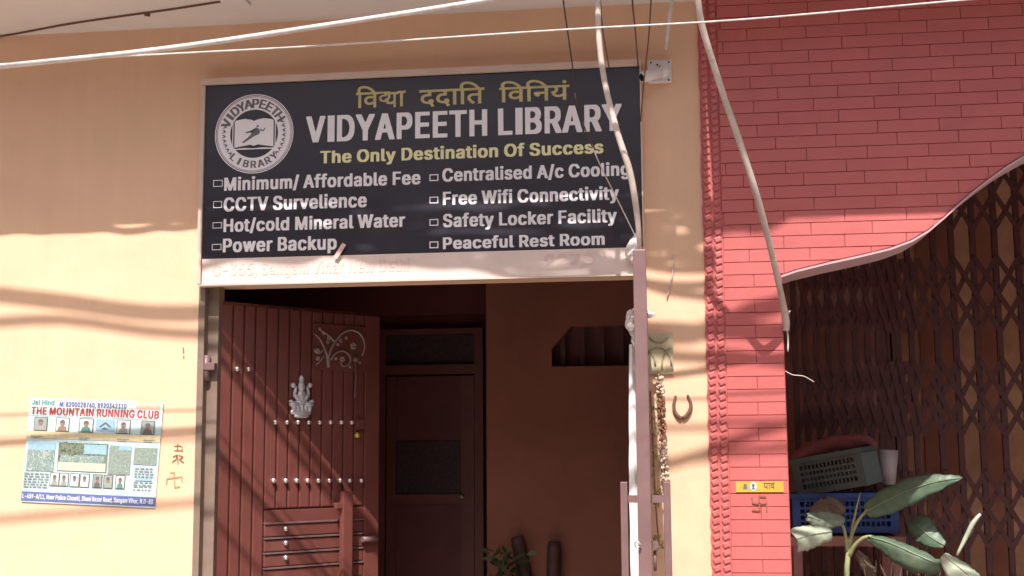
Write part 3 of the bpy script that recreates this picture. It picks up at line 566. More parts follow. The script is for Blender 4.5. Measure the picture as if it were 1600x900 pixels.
# emblem
EC = at(397, 209, YT); K = .00272
def ann(mb, r0, r1, Y, n=56, a0=0, a1=2*math.pi):
    for i in range(n):
        a, b = lerp(a0, a1, i/n), lerp(a0, a1, (i+1)/n)
        P = [(EC.x+math.cos(t)*r*K, Y, EC.z+math.sin(t)*r*K) for t, r in ((a, r0), (a, r1), (b, r1), (b, r0))]
        mb.poly(P[::-1])
def flat(mb, pts, Y): mb.poly([(EC.x+x*K, Y, EC.z-y*K) for x, y in pts])
emb = MB(); ann(emb, 38, 60, YT-.0005); ann(emb, 61, 62.5, YT-.0005); emb = emb.build('emblem', M_white, sign, fix=False)
mb = MB(); ann(mb, 58, 58.8, YT-.001)
def arc_text(s, r, a0, a1, sz, flip=False):
    for i, ch in enumerate(s):
        a = lerp(a0, a1, i/(len(s)-1)); g = glyphs(ch, .02); xs = [v[0] for v in g[0]]; cx = (min(xs)+max(xs))/2; k = sz/capheight()
        def fn(x, y):
            X, Y_ = (x-cx)*k, (y-capheight()/2)*k
            th = a-math.pi/2 if not flip else a+math.pi/2
            ox, oz = math.cos(a)*r, math.sin(a)*r
            return (EC.x+(ox+X*math.cos(th)-Y_*math.sin(th))*K, YT-.001, EC.z+(oz+X*math.sin(th)+Y_*math.cos(th))*K)
        put(mb, g, fn)
arc_text('VIDYAPEETH', 48, R(158), R(32), 14); arc_text('LIBRARY', 48, R(228), R(312), 11, True)
for a in list(range(165, 225, 9))+list(range(-40, 28, 9)):
    for d in (-2.5, 2.5):
        c = (EC.x+math.cos(R(a+d*.6))*48*K, EC.z+math.sin(R(a+d*.6))*48*K); q = R(a+d*12)
        mb.poly([(c[0]+math.cos(q)*4*K, YT-.001, c[1]+math.sin(q)*4*K), (c[0]-math.sin(q)*1.2*K, YT-.001, c[1]+math.cos(q)*1.2*K), (c[0]-math.cos(q)*4*K, YT-.001, c[1]-math.sin(q)*4*K), (c[0]+math.sin(q)*1.2*K, YT-.001, c[1]-math.cos(q)*1.2*K)])
mb.build('emblem_lettering', M_ringtx, emb)
mb = MB()
flat(mb, [(-31, -20), (-28, -22), (-15, -24), (-4, -22), (0, -20), (0, 19), (-6, 17), (-18, 19), (-31, 21)], YT-.001); flat(mb, [(31, -20), (28, -22), (15, -24), (4, -22), (0, -20), (0, 19), (6, 17), (18, 19), (31, 21)], YT-.001)
flat(mb, [(-31, 23), (-14, 22), (0, 23), (14, 22), (31, 23), (31, 24.5), (0, 24.5), (-31, 24.5)], YT-.001)
for sx in (-1, 1): flat(mb, [(sx*33, -18), (sx*34.5, -18), (sx*34.5, 22), (sx*33, 22)], YT-.001)
mb.build('open_book', M_white, emb)
mb = MB()
flat(mb, [(-6, -4), (4, -10), (7, -8), (10, -3), (8, 1), (0, 4), (-6, 8), (-16, 14), (-19, 13), (-10, 6), (-4, 0)], YT-.0016); flat(mb, [(3, -12), (6, -14), (8, -12), (6, -9.5)], YT-.0016); flat(mb, [(-14, -3), (-4, -5), (3, -8), (2, -6), (-5, -2), (-13, -1)], YT-.0016); flat(mb, [(9, -8), (14, -5), (17, -9), (18, -8), (15, -3), (9, -5)], YT-.0016)
mb.build('runner_figure', M_ringtx, emb)
# peeled tape on the sign
a, b = at(524, 403, -.055), at(538, 381, -.055)
tp = MB().bar(a, b, .018, .003).build('tape_scrap', M_ghost); tag(tp, 'small white tape scrap stuck slantwise at the lower edge of the black sign', 'tape')

# ------------------------------------------------------------------ security camera
c0 = at(1027, 113, -.02)
cctv = thing('security_camera', 'white bullet security camera on a square plate right of the black sign', 'camera', c0)
p0, p1 = at(1012, 130, -.02), at(1049, 94, -.02)
mb = MB(); mb.box((p0.x, -.035, p0.z), (p1.x, -.001, p1.z), None, .006); mb.build('mount_plate', M_camw, cctv)
mb = MB(); cp = at(1037, 112, -.055); ce = at(1003, 121, -.10); jn = lerp(cp, ce, .30)
mb.ball(cp, .026, 12); mb.tube([cp, lerp(cp, jn, .5), jn], [.018, .014, .014], 10, 1); mb.build('arm_joint', M_camw, cctv)
d = (ce-cp).normalized(); mb = MB(); mb.tube([jn-d*.03, jn-d*.028, ce-d*.002, ce], [.014, .021, .023, .021], 16, 1); mb.build('camera_body', M_camw, cctv)
mb = MB(); mb.tube([ce+d*.0005, ce+d*.003], .016, 14, 1); mb.build('lens', M_lens, cctv)
mb = MB()
for px, py in ((1017, 98), (1045, 97), (1045, 125), (1027, 101), (1043, 108), (1031, 104)): mb.ball(at(px, py, -.036), (.004, .003, .004), 8)
mb.build('screw', M_lens, cctv)

# ------------------------------------------------------------------ poster
PC = [at(47, 621, -.004), at(256, 628, -.004), at(242, 794, -.004), at(33, 784, -.004)]
poster = thing('event_poster', 'pale blue running club poster with red headline pasted on the left peach wall', 'poster', PC[3])
def PU(u, v, o=0.0):
    p = lerp(lerp(PC[0], PC[1], u), lerp(PC[3], PC[2], u), v); return Vector((p.x, -.004-o, p.z))
def pr(mb, u0, v0, u1, v1, o): mb.poly([PU(u0, v1, o), PU(u1, v1, o), PU(u1, v0, o), PU(u0, v0, o)])
def pm(n, c): return mat('poster_'+n, c, .5, .12, 60)
mb = MB(); N = 12
g = [[mb.bm.verts.new(PU(i/N, j/N, .0006+.0012*abs(noise.noise(Vector((i*.4, j*.4, 0)))))) for i in range(N+1)] for j in range(N+1)]
for j in range(N):
    for i in range(N): mb.bm.faces.new((g[j+1][i], g[j+1][i+1], g[j][i+1], g[j][i]))
P_sheet = mb.build('paper_sheet', mat('poster_paper', (.50, .66, .70), .5, .25, 9, var2=(.72, .72, .66), mix=.9, s2=7), poster, fix=False)
def pp(nm, m, rects, o):
    mb = MB(); 
    for r_ in rects: pr(mb, *r_, o)
    return mb.build(nm, m, poster, fix=False)
def ptext(s, u0, u1, vb, vt, m, o=.004, bold=.02):
    mb = MB(); g = glyphs(s, bold); xs = [v[0] for v in g[0]]; a, b = min(xs), max(xs)
    put(mb, g, lambda x, y: PU(lerp(u0, u1, (x-a)/(b-a)), vb+(vt-vb)*y/capheight(), o)); mb.build('lettering', m, poster, fix=False)
pp('header_band', pm('pale', (.66, .72, .72)), [(.0, .0, 1, .17)], .0025)
pp('middle_band', pm('sand', (.66, .57, .36)), [(.0, .32, 1, .385)], .0025)
pp('footer_band', pm('blue', (.13, .16, .40)), [(.0, .90, 1, .985)], .0025)
pp('sky_patch', pm('peachy', (.74, .56, .42)), [(.80, .0, .98, .075)], .003)
ptext('Jai Hind', .02, .19, .065, .02, pm('teal', (.10, .32, .30)))
ptext('M: 8200028760, 8920342310', .23, .73, .075, .03, pm('navy', (.12, .14, .34)))
ptext('THE MOUNTAIN RUNNING CLUB', .02, .975, .158, .088, pm('red', (.42, .07, .08)), .004, .03)
ptext('L-459-A/11, Near Police Chowki, Shani Bazar Road, Sangam Vihar, N.D-80', .01, .985, .963, .92, pm('lt', (.72, .74, .78)), .004, .02)
grey = pm('photo_grey', (.32, .35, .33)); dk = pm('photo_dark', (.14, .135, .13)); sk = pm('photo_skin', (.30, .20, .15)); lt = pm('photo_light', (.62, .66, .66)); gr = pm('photo_green', (.08, .14, .08)); bl = pm('photo_blue', (.30, .48, .62)); tl = pm('photo_teal', (.10, .26, .22)); sd = pm('photo_sand', (.62, .60, .44))
def photo_mat(name, cols, sc=55):
    m = bpy.data.materials.new(name); m.use_nodes = True; n = m.node_tree; b = n.nodes['Principled BSDF']; b.inputs['Roughness'].default_value = .5
    tc = n.nodes.new('ShaderNodeTexCoord'); nz = n.nodes.new('ShaderNodeTexNoise'); nz.inputs['Scale'].default_value = sc; nz.inputs['Detail'].default_value = 5; nz.inputs['Roughness'].default_value = .7
    cr = n.nodes.new('ShaderNodeValToRGB'); cr.color_ramp.interpolation = 'LINEAR'
    for i, c in enumerate(cols):
        p = .34+.32*i/(len(cols)-1)
        e = cr.color_ramp.elements[i] if i < 2 else cr.color_ramp.elements.new(p)
        e.position = p; e.color = (*c, 1)
    n.links.new(tc.outputs['Object'], nz.inputs['Vector']); n.links.new(nz.outputs[0], cr.inputs[0]); n.links.new(cr.outputs[0], b.inputs['Base Color']); return m
PH1 = photo_mat('poster_crowd_print', [(.07, .07, .06), (.55, .60, .60), (.12, .20, .12), (.30, .42, .50), (.34, .24, .18)], 75)
PH2 = photo_mat('poster_trees_print', [(.05, .06, .04), (.12, .16, .10), (.24, .27, .20), (.10, .11, .08)], 90)
PH3 = photo_mat('poster_field_print', [(.10, .14, .10), (.34, .40, .36), (.16, .22, .18), (.50, .52, .46)], 95)
def portrait(u0, v0, u1, v1, bgm, body, nm='portrait_photo'):
    fr = MB(); pr(fr, u0-.006, v0-.007, u1+.006, v1+.007, .003); fr = fr.build(nm, dk, poster, fix=False)
    mb = MB(); pr(mb, u0, v0, u1, v1, .0036); mb.build('backdrop', bgm, fr, fix=False)
    mb = MB(); cu = (u0+u1)/2; wu, hv = u1-u0, v1-v0
    mb.poly([PU(u0+wu*.1, v1, .0042), PU(u1-wu*.1, v1, .0042), PU(cu+wu*.3, v0+hv*.66, .0042), PU(cu, v0+hv*.58, .0042), PU(cu-wu*.3, v0+hv*.66, .0042)]); mb.build('shoulders', body, fr, fix=False)
    mb = MB(); mb.poly([PU(cu+math.cos(a)*wu*.2, v0+hv*.4-math.sin(a)*hv*.24, .0046) for a in [i*math.pi/6 for i in range(12)]]); mb.build('head', sk, fr, fix=False)
    mb = MB(); mb.poly([PU(cu+math.cos(a)*wu*.22, v0+hv*.34-math.sin(a)*hv*.22, .005) for a in [i*math.pi/6 for i in range(7)]]); mb.build('hair', dk, fr, fix=False)
portrait(.055, .19, .145, .31, grey, grey); portrait(.22, .19, .31, .31, lt, sk); portrait(.395, .19, .49, .31, lt, tl); portrait(.675, .19, .765, .31, lt, grey); portrait(.855, .19, .945, .31, grey, dk)
pp('mountain_badge', bl, [(.515, .185, .655, .295)], .003)
mb = MB()
for q in ([(.54, .255), (.585, .21), (.63, .255), (.62, .262), (.585, .228), (.55, .262)], [(.555, .28), (.58, .26), (.615, .28)]): mb.poly([PU(u, v, .004) for u, v in q])
mb.build('badge_peak', dk, poster)
pp('group_photo', PH2, [(.25, .42, .62, .69)], .003); pp('group_photo', bl, [(.44, .43, .61, .52)], .0036); pp('group_photo', sd, [(.255, .605, .612, .685)], .0036)
pp('group_photo', PH1, [(.27, .535, .60, .604)], .0042)
mb = MB()
for i in range(20):
    u, v = .34+random.gauss(0, .045), .475+random.gauss(0, .025); r_ = random.uniform(.015, .035)
    mb.poly([PU(u+math.cos(a)*r_, v-math.sin(a)*r_*1.1, .0044+i*.00004) for a in [k*math.pi/3+i for k in range(6)]])
mb.build('group_photo', PH2, poster, fix=False)
for (u0, v0, u1, v1), m_ in (((.02, .47, .225, .70), PH1), ((.63, .43, .795, .70), PH3), ((.815, .44, .985, .60), PH3)):
    pp('small_photo', m_, [(u0, v0, u1, v1)], .003)
pp('photo_sky', bl, [(.02, .435, .225, .50)], .0034); pp('photo_sky', bl, [(.70, .43, .795, .47)], .0034)
for k, u in enumerate((.21, .28, .36, .435, .53, .61, .70)):
    portrait(u, .715, u+.06, .83, (lt, lt, lt, lt, grey, grey, lt)[k], (grey, grey, lt, lt, dk, grey, tl)[k])
rows = []
for v0 in (.72, .745, .77, .795, .82, .845): 
    u = .01
    while u < .18: 
        l_ = random.uniform(.015, .04); rows.append((u, v0, min(u+l_, .195), v0+.012)); u += l_+.008
for v0 in (.63, .655, .68, .705, .76, .785, .80, .83): 
    u = .83
    while u < .96: 
        l_ = random.uniform(.015, .035); rows.append((u, v0, min(u+l_, .985), v0+.011)); u += l_+.008
for u in (.03, .39, .68, .87): rows.append((u, .365, u+.09, .372)); rows.append((u+.01, .38, u+.07, .386))
pp('small_print', pm('print', (.27, .28, .28)), rows, .0036)
pp('blue_button', bl, [(.84, .725, .96, .75)], .0036)

# ------------------------------------------------------------------ marks on the wall
def strokes(name, px_lines, Y, wpx, m, label, cat):
    mb = MB()
    for ln in px_lines:
        for a, b in zip(ln, ln[1:]): 
            A, B_ = at(*a, Y), at(*b, Y); mb.bar(A, B_, wpx*.0026*random.uniform(.8, 1.15), .0012)
    return tag(mb.build(name, m), label, cat)
strokes('painted_mark', [[(272, 697), (283, 697)], [(278, 693), (277, 704)], [(272, 704), (284, 704)], [(284, 697), (285, 706)]], -.002, 1.6, M_mark, 'topmost small dark brush mark in the column of marks right of the poster', 'mark')
strokes('painted_mark', [[(270, 714), (276, 711), (275, 718), (269, 722)], [(279, 711), (286, 714), (280, 718), (287, 723)], [(277, 710), (278, 725)]], -.002, 1.8, M_mark, 'middle dark brush writing in the column of marks right of the poster', 'mark')
strokes('painted_mark', [[(272, 738), (273, 762)], [(261, 748), (284, 745)], [(272, 738), (266, 739)], [(284, 745), (284, 754)], [(261, 748), (260, 757)], [(273, 762), (281, 760)]], -.002, 1.8, M_mark2, 'faded orange auspicious cross symbol, lowest of the marks right of the poster', 'mark')
strokes('painted_mark', [[(286, 543), (287, 552)], [(287, 556), (287, 560)]], -.002, 1.8, M_mark, 'tiny dark mark alone on the peach wall left of the door hinge', 'mark')

# ------------------------------------------------------------------ right strip: tile, garland, horseshoe, plastic
t0, t1 = at(1004, 585, -.012), at(1051, 519, -.012)
tile = thing('decor_tile', 'square beige tile with ring pattern on the peach wall behind the outward door', 'tile', (t0.x, 0, t0.z))
mb = MB(); mb.box((t0.x, -.012, t0.z), (t1.x, -.001, t1.z), None, .002); mb.build('tile_body', M_tile, tile)
mb = MB(); tw, thh = t1.x-t0.x, t1.z-t0.z
for cx, cz in ((0, 0), (1.05, 0), (.55, 1), (.52, .0)):
    pts = []
    for i in range(25):
        a = i*2*math.pi/24; x = t0.x+tw*(cx+.42*math.cos(a)); z = t0.z+thh*(cz+.44*math.sin(a)+.2)
        if t0.x+.004 < x < t1.x-.004 and t0.z+.004 < z < t1.z-.004: pts.append((x, -.013, z))
        else:
            if len(pts) > 2: mb.tube(pts, .004, 6, 1)
            pts = []
    if len(pts) > 2: mb.tube(pts, .004, 6, 1)
mb.build('ring_pattern', M_tileg, tile)
gl = thing('garland', 'dried flower and shell garland hanging under the beige tile beside the door edge', 'garland', at(1030, 750, -.02))
mb = MB(); mb.tube([at(1029, 583, -.02), at(1032, 640, -.02), at(1036, 700, -.02), at(1040, 757, -.02)], .004, 6, 2); mb.build('cord', M_flowr, gl); mb = MB(); mb.tube([at(1016, 610, -.02), at(1020, 680, -.02), at(1024, 780, -.02), at(1030, 850, -.02)], .003, 6, 2); mb.build('cord', M_flowr, gl)
for m_, nm, (ya, yb), cnt in ((M_flow, 'shell_string', (588, 625), 34), (M_flowr, 'bead_string', (612, 690), 40), (M_flow, 'shell_string', (690, 752), 60)):
    mb = MB()
    for i in range(cnt):
        y = random.uniform(ya, yb); x = 1029+(y-583)*.062+random.uniform(-5, 5.5)
        mb.ball(at(x, y, -.02-random.uniform(0, .025)), (random.uniform(.005, .009), .007, random.uniform(.004, .009)), 6, Matrix.Rotation(random.uniform(-1, 1), 4, 'Y'))
    mb.build(nm, m_, gl)
mb = MB()
for i in range(90):
    y = random.choice([random.uniform(625, 665), random.uniform(665, 745), random.uniform(765, 790), random.uniform(835, 860)]); x = 1020+(y-620)*.03+random.uniform(-5, 9); p = at(x, y, -.03-random.uniform(0, .03))
    d = Vector((random.uniform(-1, 1), random.uniform(-.6, .3), random.uniform(-1, 1)))*.014; e = d.cross(Vector((.3, 1, .2))).normalized()*.004
    mb.poly([p-d, p+e, p+d, p-e])
mb.build('dry_leaf', M_flowg, gl)
mb = MB(); pts = []
for x, y in ((1056, 618), (1053, 630), (1054, 642), (1060, 651), (1067, 653), (1074, 648), (1079, 638), (1079, 628), (1074, 617)): pts.append(at(x, y, -.008))
mb.tube(pts, [.004, .006, .0075, .008, .008, .008, .0075, .006, .004], 8, 3); tag(mb.build('horseshoe', M_iron), 'rusty iron horseshoe nailed open end up on the peach wall', 'horseshoe')
# white wrapped board in the right jamb
bx0, bx1 = at(982, 700, .03).x, at(999, 700, .03).x; zt_ = at(990, 538, .03).z
mb = MB(); NZ = 26
rows_ = []
for j in range(NZ+1):
    z = lerp(.16, zt_, j/NZ); k = .004*noise.noise(Vector((0, z*9, 1)))
    tp_ = .018*max(0, (j-NZ+7)/7)
    rows_.append([mb.bm.verts.new(p) for p in ((bx0+tp_*.6+k, .03, z), ((bx0+bx1)/2+k*.5, .018+k, z), (bx1, .03+k, z), (bx1, .09, z), (bx0+tp_*.6, .09, z))])
for A, B_ in zip(rows_, rows_[1:]):
    for i in range(5): mb.bm.faces.new((A[i], A[(i+1) % 5], B_[(i+1) % 5], B_[i]))
mb.bm.faces.new(rows_[-1]); mb.bm.faces.new(rows_[0][::-1])
tag(mb.build('wrapped_board', M_plast), 'tall narrow white plastic wrapped board standing in the right door jamb', 'board')
def crumple(name, pts, r, label, m=M_foil, n=10, amp=.5):
    mb = MB(); mb.tube(pts, r, n, 5)
    for v in mb.bm.verts:
        q = noise.noise_vector(v.co*55)*amp*.02; v.co += q
    for f in mb.bm.faces: f.smooth = False
    return tag(mb.build(name, m), label, 'plastic')
crumple('crumpled_plastic', [at(1000, 362, -.07), at(992, 378, -.07), at(987, 396, -.07), at(996, 412, -.06)], [.008, .02, .026, .010], 'crumpled clear plastic bunched at the lower right corner of the black sign')
crumple('crumpled_plastic', [at(997, 480, -.03), at(989, 492, -.03), at(984, 508, -.03), at(990, 522, -.03), at(992, 540, -.03)], [.010, .022, .018, .012, .006], 'crumpled plastic tuft above the white wrapped board left of the door edge')
crumple('crumpled_plastic', [at(1010, 487, -.2), at(1016, 492, -.2), at(1022, 491, -.2)], [.010, .014, .006], 'small grey plastic knot right of the door edge above the beige tile')
tag(MB().tube([at(996, 425, -.05), at(994, 450, -.04), at(992, 480, -.04)], .004, 6, 2).build('plastic_strand', M_foil), 'thin white plastic strand hanging from the sign down to the crumpled tuft', 'plastic')

# ------------------------------------------------------------------ red house
red = thing('red_house', 'red painted brick house front with a curved archway right of the peach house', 'house', (2.083, 0, 0))
YR = -.006
XR1 = 5.9; ZR = EYE+1.955
xj = 2.378
prof = [(1222, 432), (1245, 424), (1290, 413), (1340, 402), (1390, 390), (1425, 377), (1450, 362), (1475, 341), (1500, 318), (1525, 297), (1550, 278), (1575, 260), (1600, 245)]
arch = [(at(*p, YR).x, at(*p, YR).z) for p in prof]; arch[0] = (xj, arch[0][1])
ax = arch[-1][0]; zA = arch[-1][1]
arch += [(ax+.25, zA+.13), (ax+.5, zA+.2), (ax+.62, zA+.215)]
AP = ax+.62; left = arch[:-1]; arch = arch+[(2*AP-x, z) for x, z in reversed(left)]
xe = arch[-1][0]
# body of the wall: columns between arch points, then two piers
mb = MB()
mb.box((2.085, YR, 0), (xj, .25, ZR)); mb.box((xe, YR, 0), (XR1, .25, ZR))
a = [mb.bm.verts.new((x, YR, z)) for x, z in arch]; b = [mb.bm.verts.new((x, .25, z)) for x, z in arch]
at_ = [mb.bm.verts.new((x, YR, ZR)) for x, z in arch]; bt = [mb.bm.verts.new((x, .25, ZR)) for x, z in arch]
for i in range(len(arch)-1):
    mb.bm.faces.new((a[i], a[i+1], at_[i+1], at_[i])); mb.bm.faces.new((b[i+1], b[i], bt[i], bt[i+1])); mb.bm.faces.new((at_[i], at_[i+1], bt[i+1], bt[i]))
mb.build('front_wall', M_mortar, red)
mb = MB()                                            # smooth band lining the arch
for i in range(len(arch)-1):
    (x0, z0), (x1, z1) = arch[i], arch[i+1]
    mb.poly([(x0, YR-.012, z0-.004), (x1, YR-.012, z1-.004), (x1, .252, z1-.004), (x0, .252, z0-.004)])
    mb.poly([(x0, YR-.012, z0-.004), (x0, YR-.012, z0+.004), (x1, YR-.012, z1+.004), (x1, YR-.012, z1-.004)])
mb.build('arch_lining', M_trim, red)
# raised brick tiles, cut along courses, joints and the arch
bm = bmesh.new(); xb0 = at(1131, 500, YR).x
zref = at(1185, 648.6, YR).z; PIT = .0502; BL = .2350; JT = .0012
def arch_z(x):
    if x < xj or x > xe: return -1
    for (xa_, za_), (xc_, zc_) in zip(arch, arch[1:]):
        if xa_ <= x <= xc_: return za_+(zc_-za_)*(x-xa_)/max(1e-9, xc_-xa_)+.007
    return -1
def tile(x0, x1, z0, z1):
    xs = sorted({x0, x1, *[x for x, z in arch if x0 < x < x1], *[x0+(x1-x0)*k/12 for k in range(13)]})
    if x0 < xj < x1: xs = sorted(set(xs) | {xj-.002, xj+.0001})
    if x0 < xe < x1: xs = sorted(set(xs) | {xe+.002, xe-.0001})
    run = []
    for x in xs+[None]:
        lo_ = None if x is None else max(z0, arch_z(x))
        if lo_ is not None and lo_ < z1-.004: run.append((x, lo_))
        else:
            if len(run) >= 2 and run[-1][0]-run[0][0] > .012:
                pts = [run[0]]
                for k in range(1, len(run)-1):
                    a_, b_, c_ = pts[-1], run[k], run[k+1]
                    if abs((b_[0]-a_[0])*(c_[1]-a_[1])-(b_[1]-a_[1])*(c_[0]-a_[0])) > 1e-7: pts.append(b_)
                pts.append(run[-1]); P = pts+[(run[-1][0], z1), (run[0][0], z1)]
                bm.faces.new([bm.verts.new((x_, YR-.0008, z_)) for x_, z_ in P])
            run = []
random.seed(3)
kk = int((zref-.02)/PIT); row0 = zref-kk*PIT; ri = 0; z = row0
while z+PIT < ZR:
    z0_, z1_ = z+JT*.5, z+PIT-JT*.5
    shift_ = (0 if ri % 2 == 0 else BL/2)+(random.uniform(-.03, .03) if z > EYE+.75 else 0)
    if z <= EYE+.75 and ri % 2 == 0: x = xb0+.004
    else: x = xb0+.004-BL+shift_
    while x < XR1:
        x1_ = min(x+BL, XR1)
        x0c = max(x, xb0+.004)
        if x1_-x0c > .02: tile(x0c+JT*.35, x1_-JT*.35, z0_, z1_)
        x += BL
    z += PIT; ri += 1
fs = bm.faces[:]
bm.normal_update()
for f in fs:
    if f.normal.y > 0: f.normal_flip()
bm.normal_update()
for f in fs:
    if f.calc_area() < .0004: continue
    bmesh.ops.inset_individual(bm, faces=[f], thickness=.0018, depth=.0042+random.uniform(-.0006, .0006))
m_ = MB(); m_.bm.free(); m_.bm = bm; m_.build('brick_tiles', M_red, red, fix=False)
# rope mouldings
for pxx in (1107.5, 1122.5):
    x = at(pxx, 400, YR).x; mb = MB(); z = .3; i = 0
    mb.box((x-.013, YR-.004, .02), (x+.013, YR+.002, ZR-.01))
    while z < ZR-.02:
        mb.box((-.0130, -.0052, -.0110), (.0130, .004, .0110), Matrix.Translation((x, YR-.005, z)) @ Matrix.Rotation(-.38, 4, 'Y') @ Matrix.Rotation(random.uniform(-.04, .04), 4, 'X'), .005); z += .0298
    mb.build('rope_moulding', M_red, red)
mb = MB(); random.seed(11); z = .2                                  # ragged paint edge against the peach wall
x = 2.083; pts = []
while z < ZR-.02: pts.append((x-.004-random.uniform(0, .006), z)); z += random.uniform(.015, .05)
mb.prism([(2.098, .2)]+[(2.098, ZR-.02)]+pts[::-1], -.0075, -.0005); mb.build('edge_fillet', M_mortar, red)
mb = MB(); mb.box((2.085, -.768, ZR), (XR1, .25, ZR+.14)); mb.build('balcony_slab', M_soffit, red)
mb = MB(); mb.box((2.085, -.768, ZR+.142), (XR1, -.66, ZR+.9)); mb.box((2.085, 0, ZR+.142), (XR1, .25, ZR+3)); mb.build('upper_wall', M_red, red)
# porch behind the arch
YG, YB = 1.46, 1.95
mb = MB(); mb.box((2.30, .252, 0), (2.376, YB, ZR)); mb.build('side_wall', M_tan, red)
mb = MB(); mb.box((XR1-.1, .252, 0), (XR1, YB, ZR)); mb.build('side_wall', M_tan, red)
mb = MB(); mb.box((2.376, YB, 0), (XR1, YB+.1, ZR)); mb.build('back_wall', M_tan, red)
mb = MB(); mb.box((2.376, .254, ZR-.06), (XR1-.1, YB, ZR-.002)); mb.build('porch_ceiling', M_soffit, red)
mb = MB(); mb.box((2.38, 0, 0), (XR1-.1, YB, .12)); mb.build('porch_floor', M_floor, red)

mb = MB()
for a_, b_ in ((1440, 1492), (1535, 1563), (1605, 1637), (1680, 1712), (1760, 1800), (1850, 1890), (1940, 1980), (2030, 2070)):
    mb.box((at(a_, 600, YB).x, YB-.02, .13), (at(b_, 600, YB).x, YB-.002, ZR-.07))
mb.build('back_door_stile', mat('stile_brown', (.48, .20, .13), .7, .15, 9), red)
mb = MB(); mb.box((2.38, YB-.02, .13), (at(1402, 600, YB).x, YB-.002, ZR-.07)); mb.build('back_door_panel', mat('porch_grey', (.70, .40, .37), .8, .2, 8), red)

# collapsible gate
gate = thing('collapsible_gate', 'dark maroon collapsible lattice gate standing behind the curved archway', 'gate', (2.5, YG, .12))
pk = [1244, 1260, 1278, 1297, 1318, 1339, 1358, 1375, 1392, 1405, 1416, 1428, 1441, 1468, 1497, 1531, 1566, 1602, 1640, 1680]
GX = [at(p, 600, YG).x for p in pk]
for _ in range(16): GX.append(GX[-1]+.14)
GX = [x for x in GX if x < XR1-.15]
lean = {9: .05, 10: .07, 11: .08, 12: .05, 8: .03}
for i, x in enumerate(GX):
    mb = MB(); t = lean.get(i, 0)
    for dx in (-.011, .011): mb.bar((x+dx-t*.6, YG, .12), (x+dx-t*-.9-.0, YG, ZR-.1) if False else (x+dx-t, YG, ZR-.1), .006, .024, (0, -1, 0))
    mb.bar((x-t*.6, YG-.011, .12), (x-t, YG-.011, ZR-.1), .026, .004)
    mb.build('picket', M_gate, gate)
for yc in (305, 462, 622, 796, 960):
    zc_ = at(1450, yc, YG).z; hh = .185; mb = MB()
    for i in range(len(GX)-2):
        a_, b_ = GX[i], GX[i+2]
        mb.bar((a_, YG-.018, zc_-hh), (b_, YG-.018, zc_+hh), .024, .004); mb.bar((a_, YG-.024, zc_+hh), (b_, YG-.024, zc_-hh), .024, .004)
    mb.build('lattice_band', M_gate, gate)
mb = MB(); mb.box((2.46, YG-.03, ZR-.1), (XR1-.11, YG+.03, ZR-.062)); mb.build('top_track', M_gate, gate)

# crates
def crate(label, m, TLp, TRp, BLp, BRp, Y, depth, sx=9, rowsn=4, turn=0.0, ms=None):
    A, B_, C, D = at(*TLp, Y+turn), at(*TRp, Y), at(*BLp, Y+turn), at(*BRp, Y)
    u = (B_-A+D-C)/2; wd = u.length; u.normalize(); up = (A-C+B_-D)/2; h = up.length; up.normalize(); n_ = up.cross(u).normalized(); up = u.cross(n_)
    if up.z < 0: up = -up
    if n_.y < 0: n_ = -n_
    Mx = Matrix(((u.x, n_.x, up.x, C.x), (u.y, n_.y, up.y, C.y), (u.z, n_.z, up.z, C.z), (0, 0, 0, 1)))
    t = thing('plastic_crate', label, 'crate', C)
    mb = MB(); rim = .022
    for yy in (0, depth-.006):
        mb.box((0, yy, 0), (wd, yy+.006, rim*1.3), Mx); mb.box((0, yy, h-rim*1.6), (wd, yy+.006, h), Mx)
        mb.box((0, yy, rim*1.3), (rim*1.6, yy+.006, h-rim*1.6), Mx); mb.box((wd-rim*1.6, yy, rim*1.3), (wd, yy+.006, h-rim*1.6), Mx)
        hz = h-rim*2.9
        for r_ in range(1, rowsn): 
            z = rim*1.3+hz*r_/rowsn; mb.box((rim*1.6, yy+.0005, z-.006), (wd-rim*1.6, yy+.0055, z+.006), Mx)
        nx = sx*2
        for c_ in range(1, nx):
            x = rim*1.6+(wd-rim*3.2)*c_/nx; mb.box((x-.0032, yy+.001, rim*1.3), (x+.0032, yy+.005, h-rim*1.6), Mx)
    mb.box((.0065, .0065, .0), (wd-.0065, depth-.0065, .006), Mx)
    mb.build('crate_body', m, t)
    for xx in (0, wd-.006): mb = MB(); mb.box((xx, .0065, 0), (xx+.006, depth-.0065, h-.021), Mx); mb.build('crate_side', ms or m, t)
    mb = MB()
    for yy in (-.01, depth): mb.box((-.01, yy, h-.02), (wd+.01, yy+.01, h+.002), Mx)
    for xx in (-.01, wd): mb.box((xx, .0005, h-.0195), (xx+.01, depth-.0005, h+.0015), Mx)
    mb.build('crate_rim', m, t); return t
crate('dark grey plastic crate tilted on top of the blue crate', M_crdk, (1238, 722), (1344, 700), (1247, 776), (1356, 762), .98, .24, sx=7, turn=.15, ms=mat('crate_side', (.15, .20, .20), .5, .12, 12))
crate('blue plastic crate under the tilted dark crate', M_crbl, (1236, 776), (1402, 770), (1240, 834), (1404, 836), 1.04, .30)
mb = MB(); c = at(1386, 722, 1.25)
mb.tube([at(1387, 757, 1.25), at(1388, 703, 1.25)], [.036, .048], 14, 1); tag(mb.build('plastic_tub', M_cup), 'white plastic tub standing behind the right end of the dark crate', 'tub')
mb = MB(); pts = [at(x, y, 1.15) for x, y in ((1236, 716), (1262, 704), (1300, 694), (1345, 688), (1368, 694))]
mb.tube(pts, [.03, .04, .04, .035, .012], 10, 4)
for v in mb.bm.verts: v.co += noise.noise_vector(v.co*14)*.02
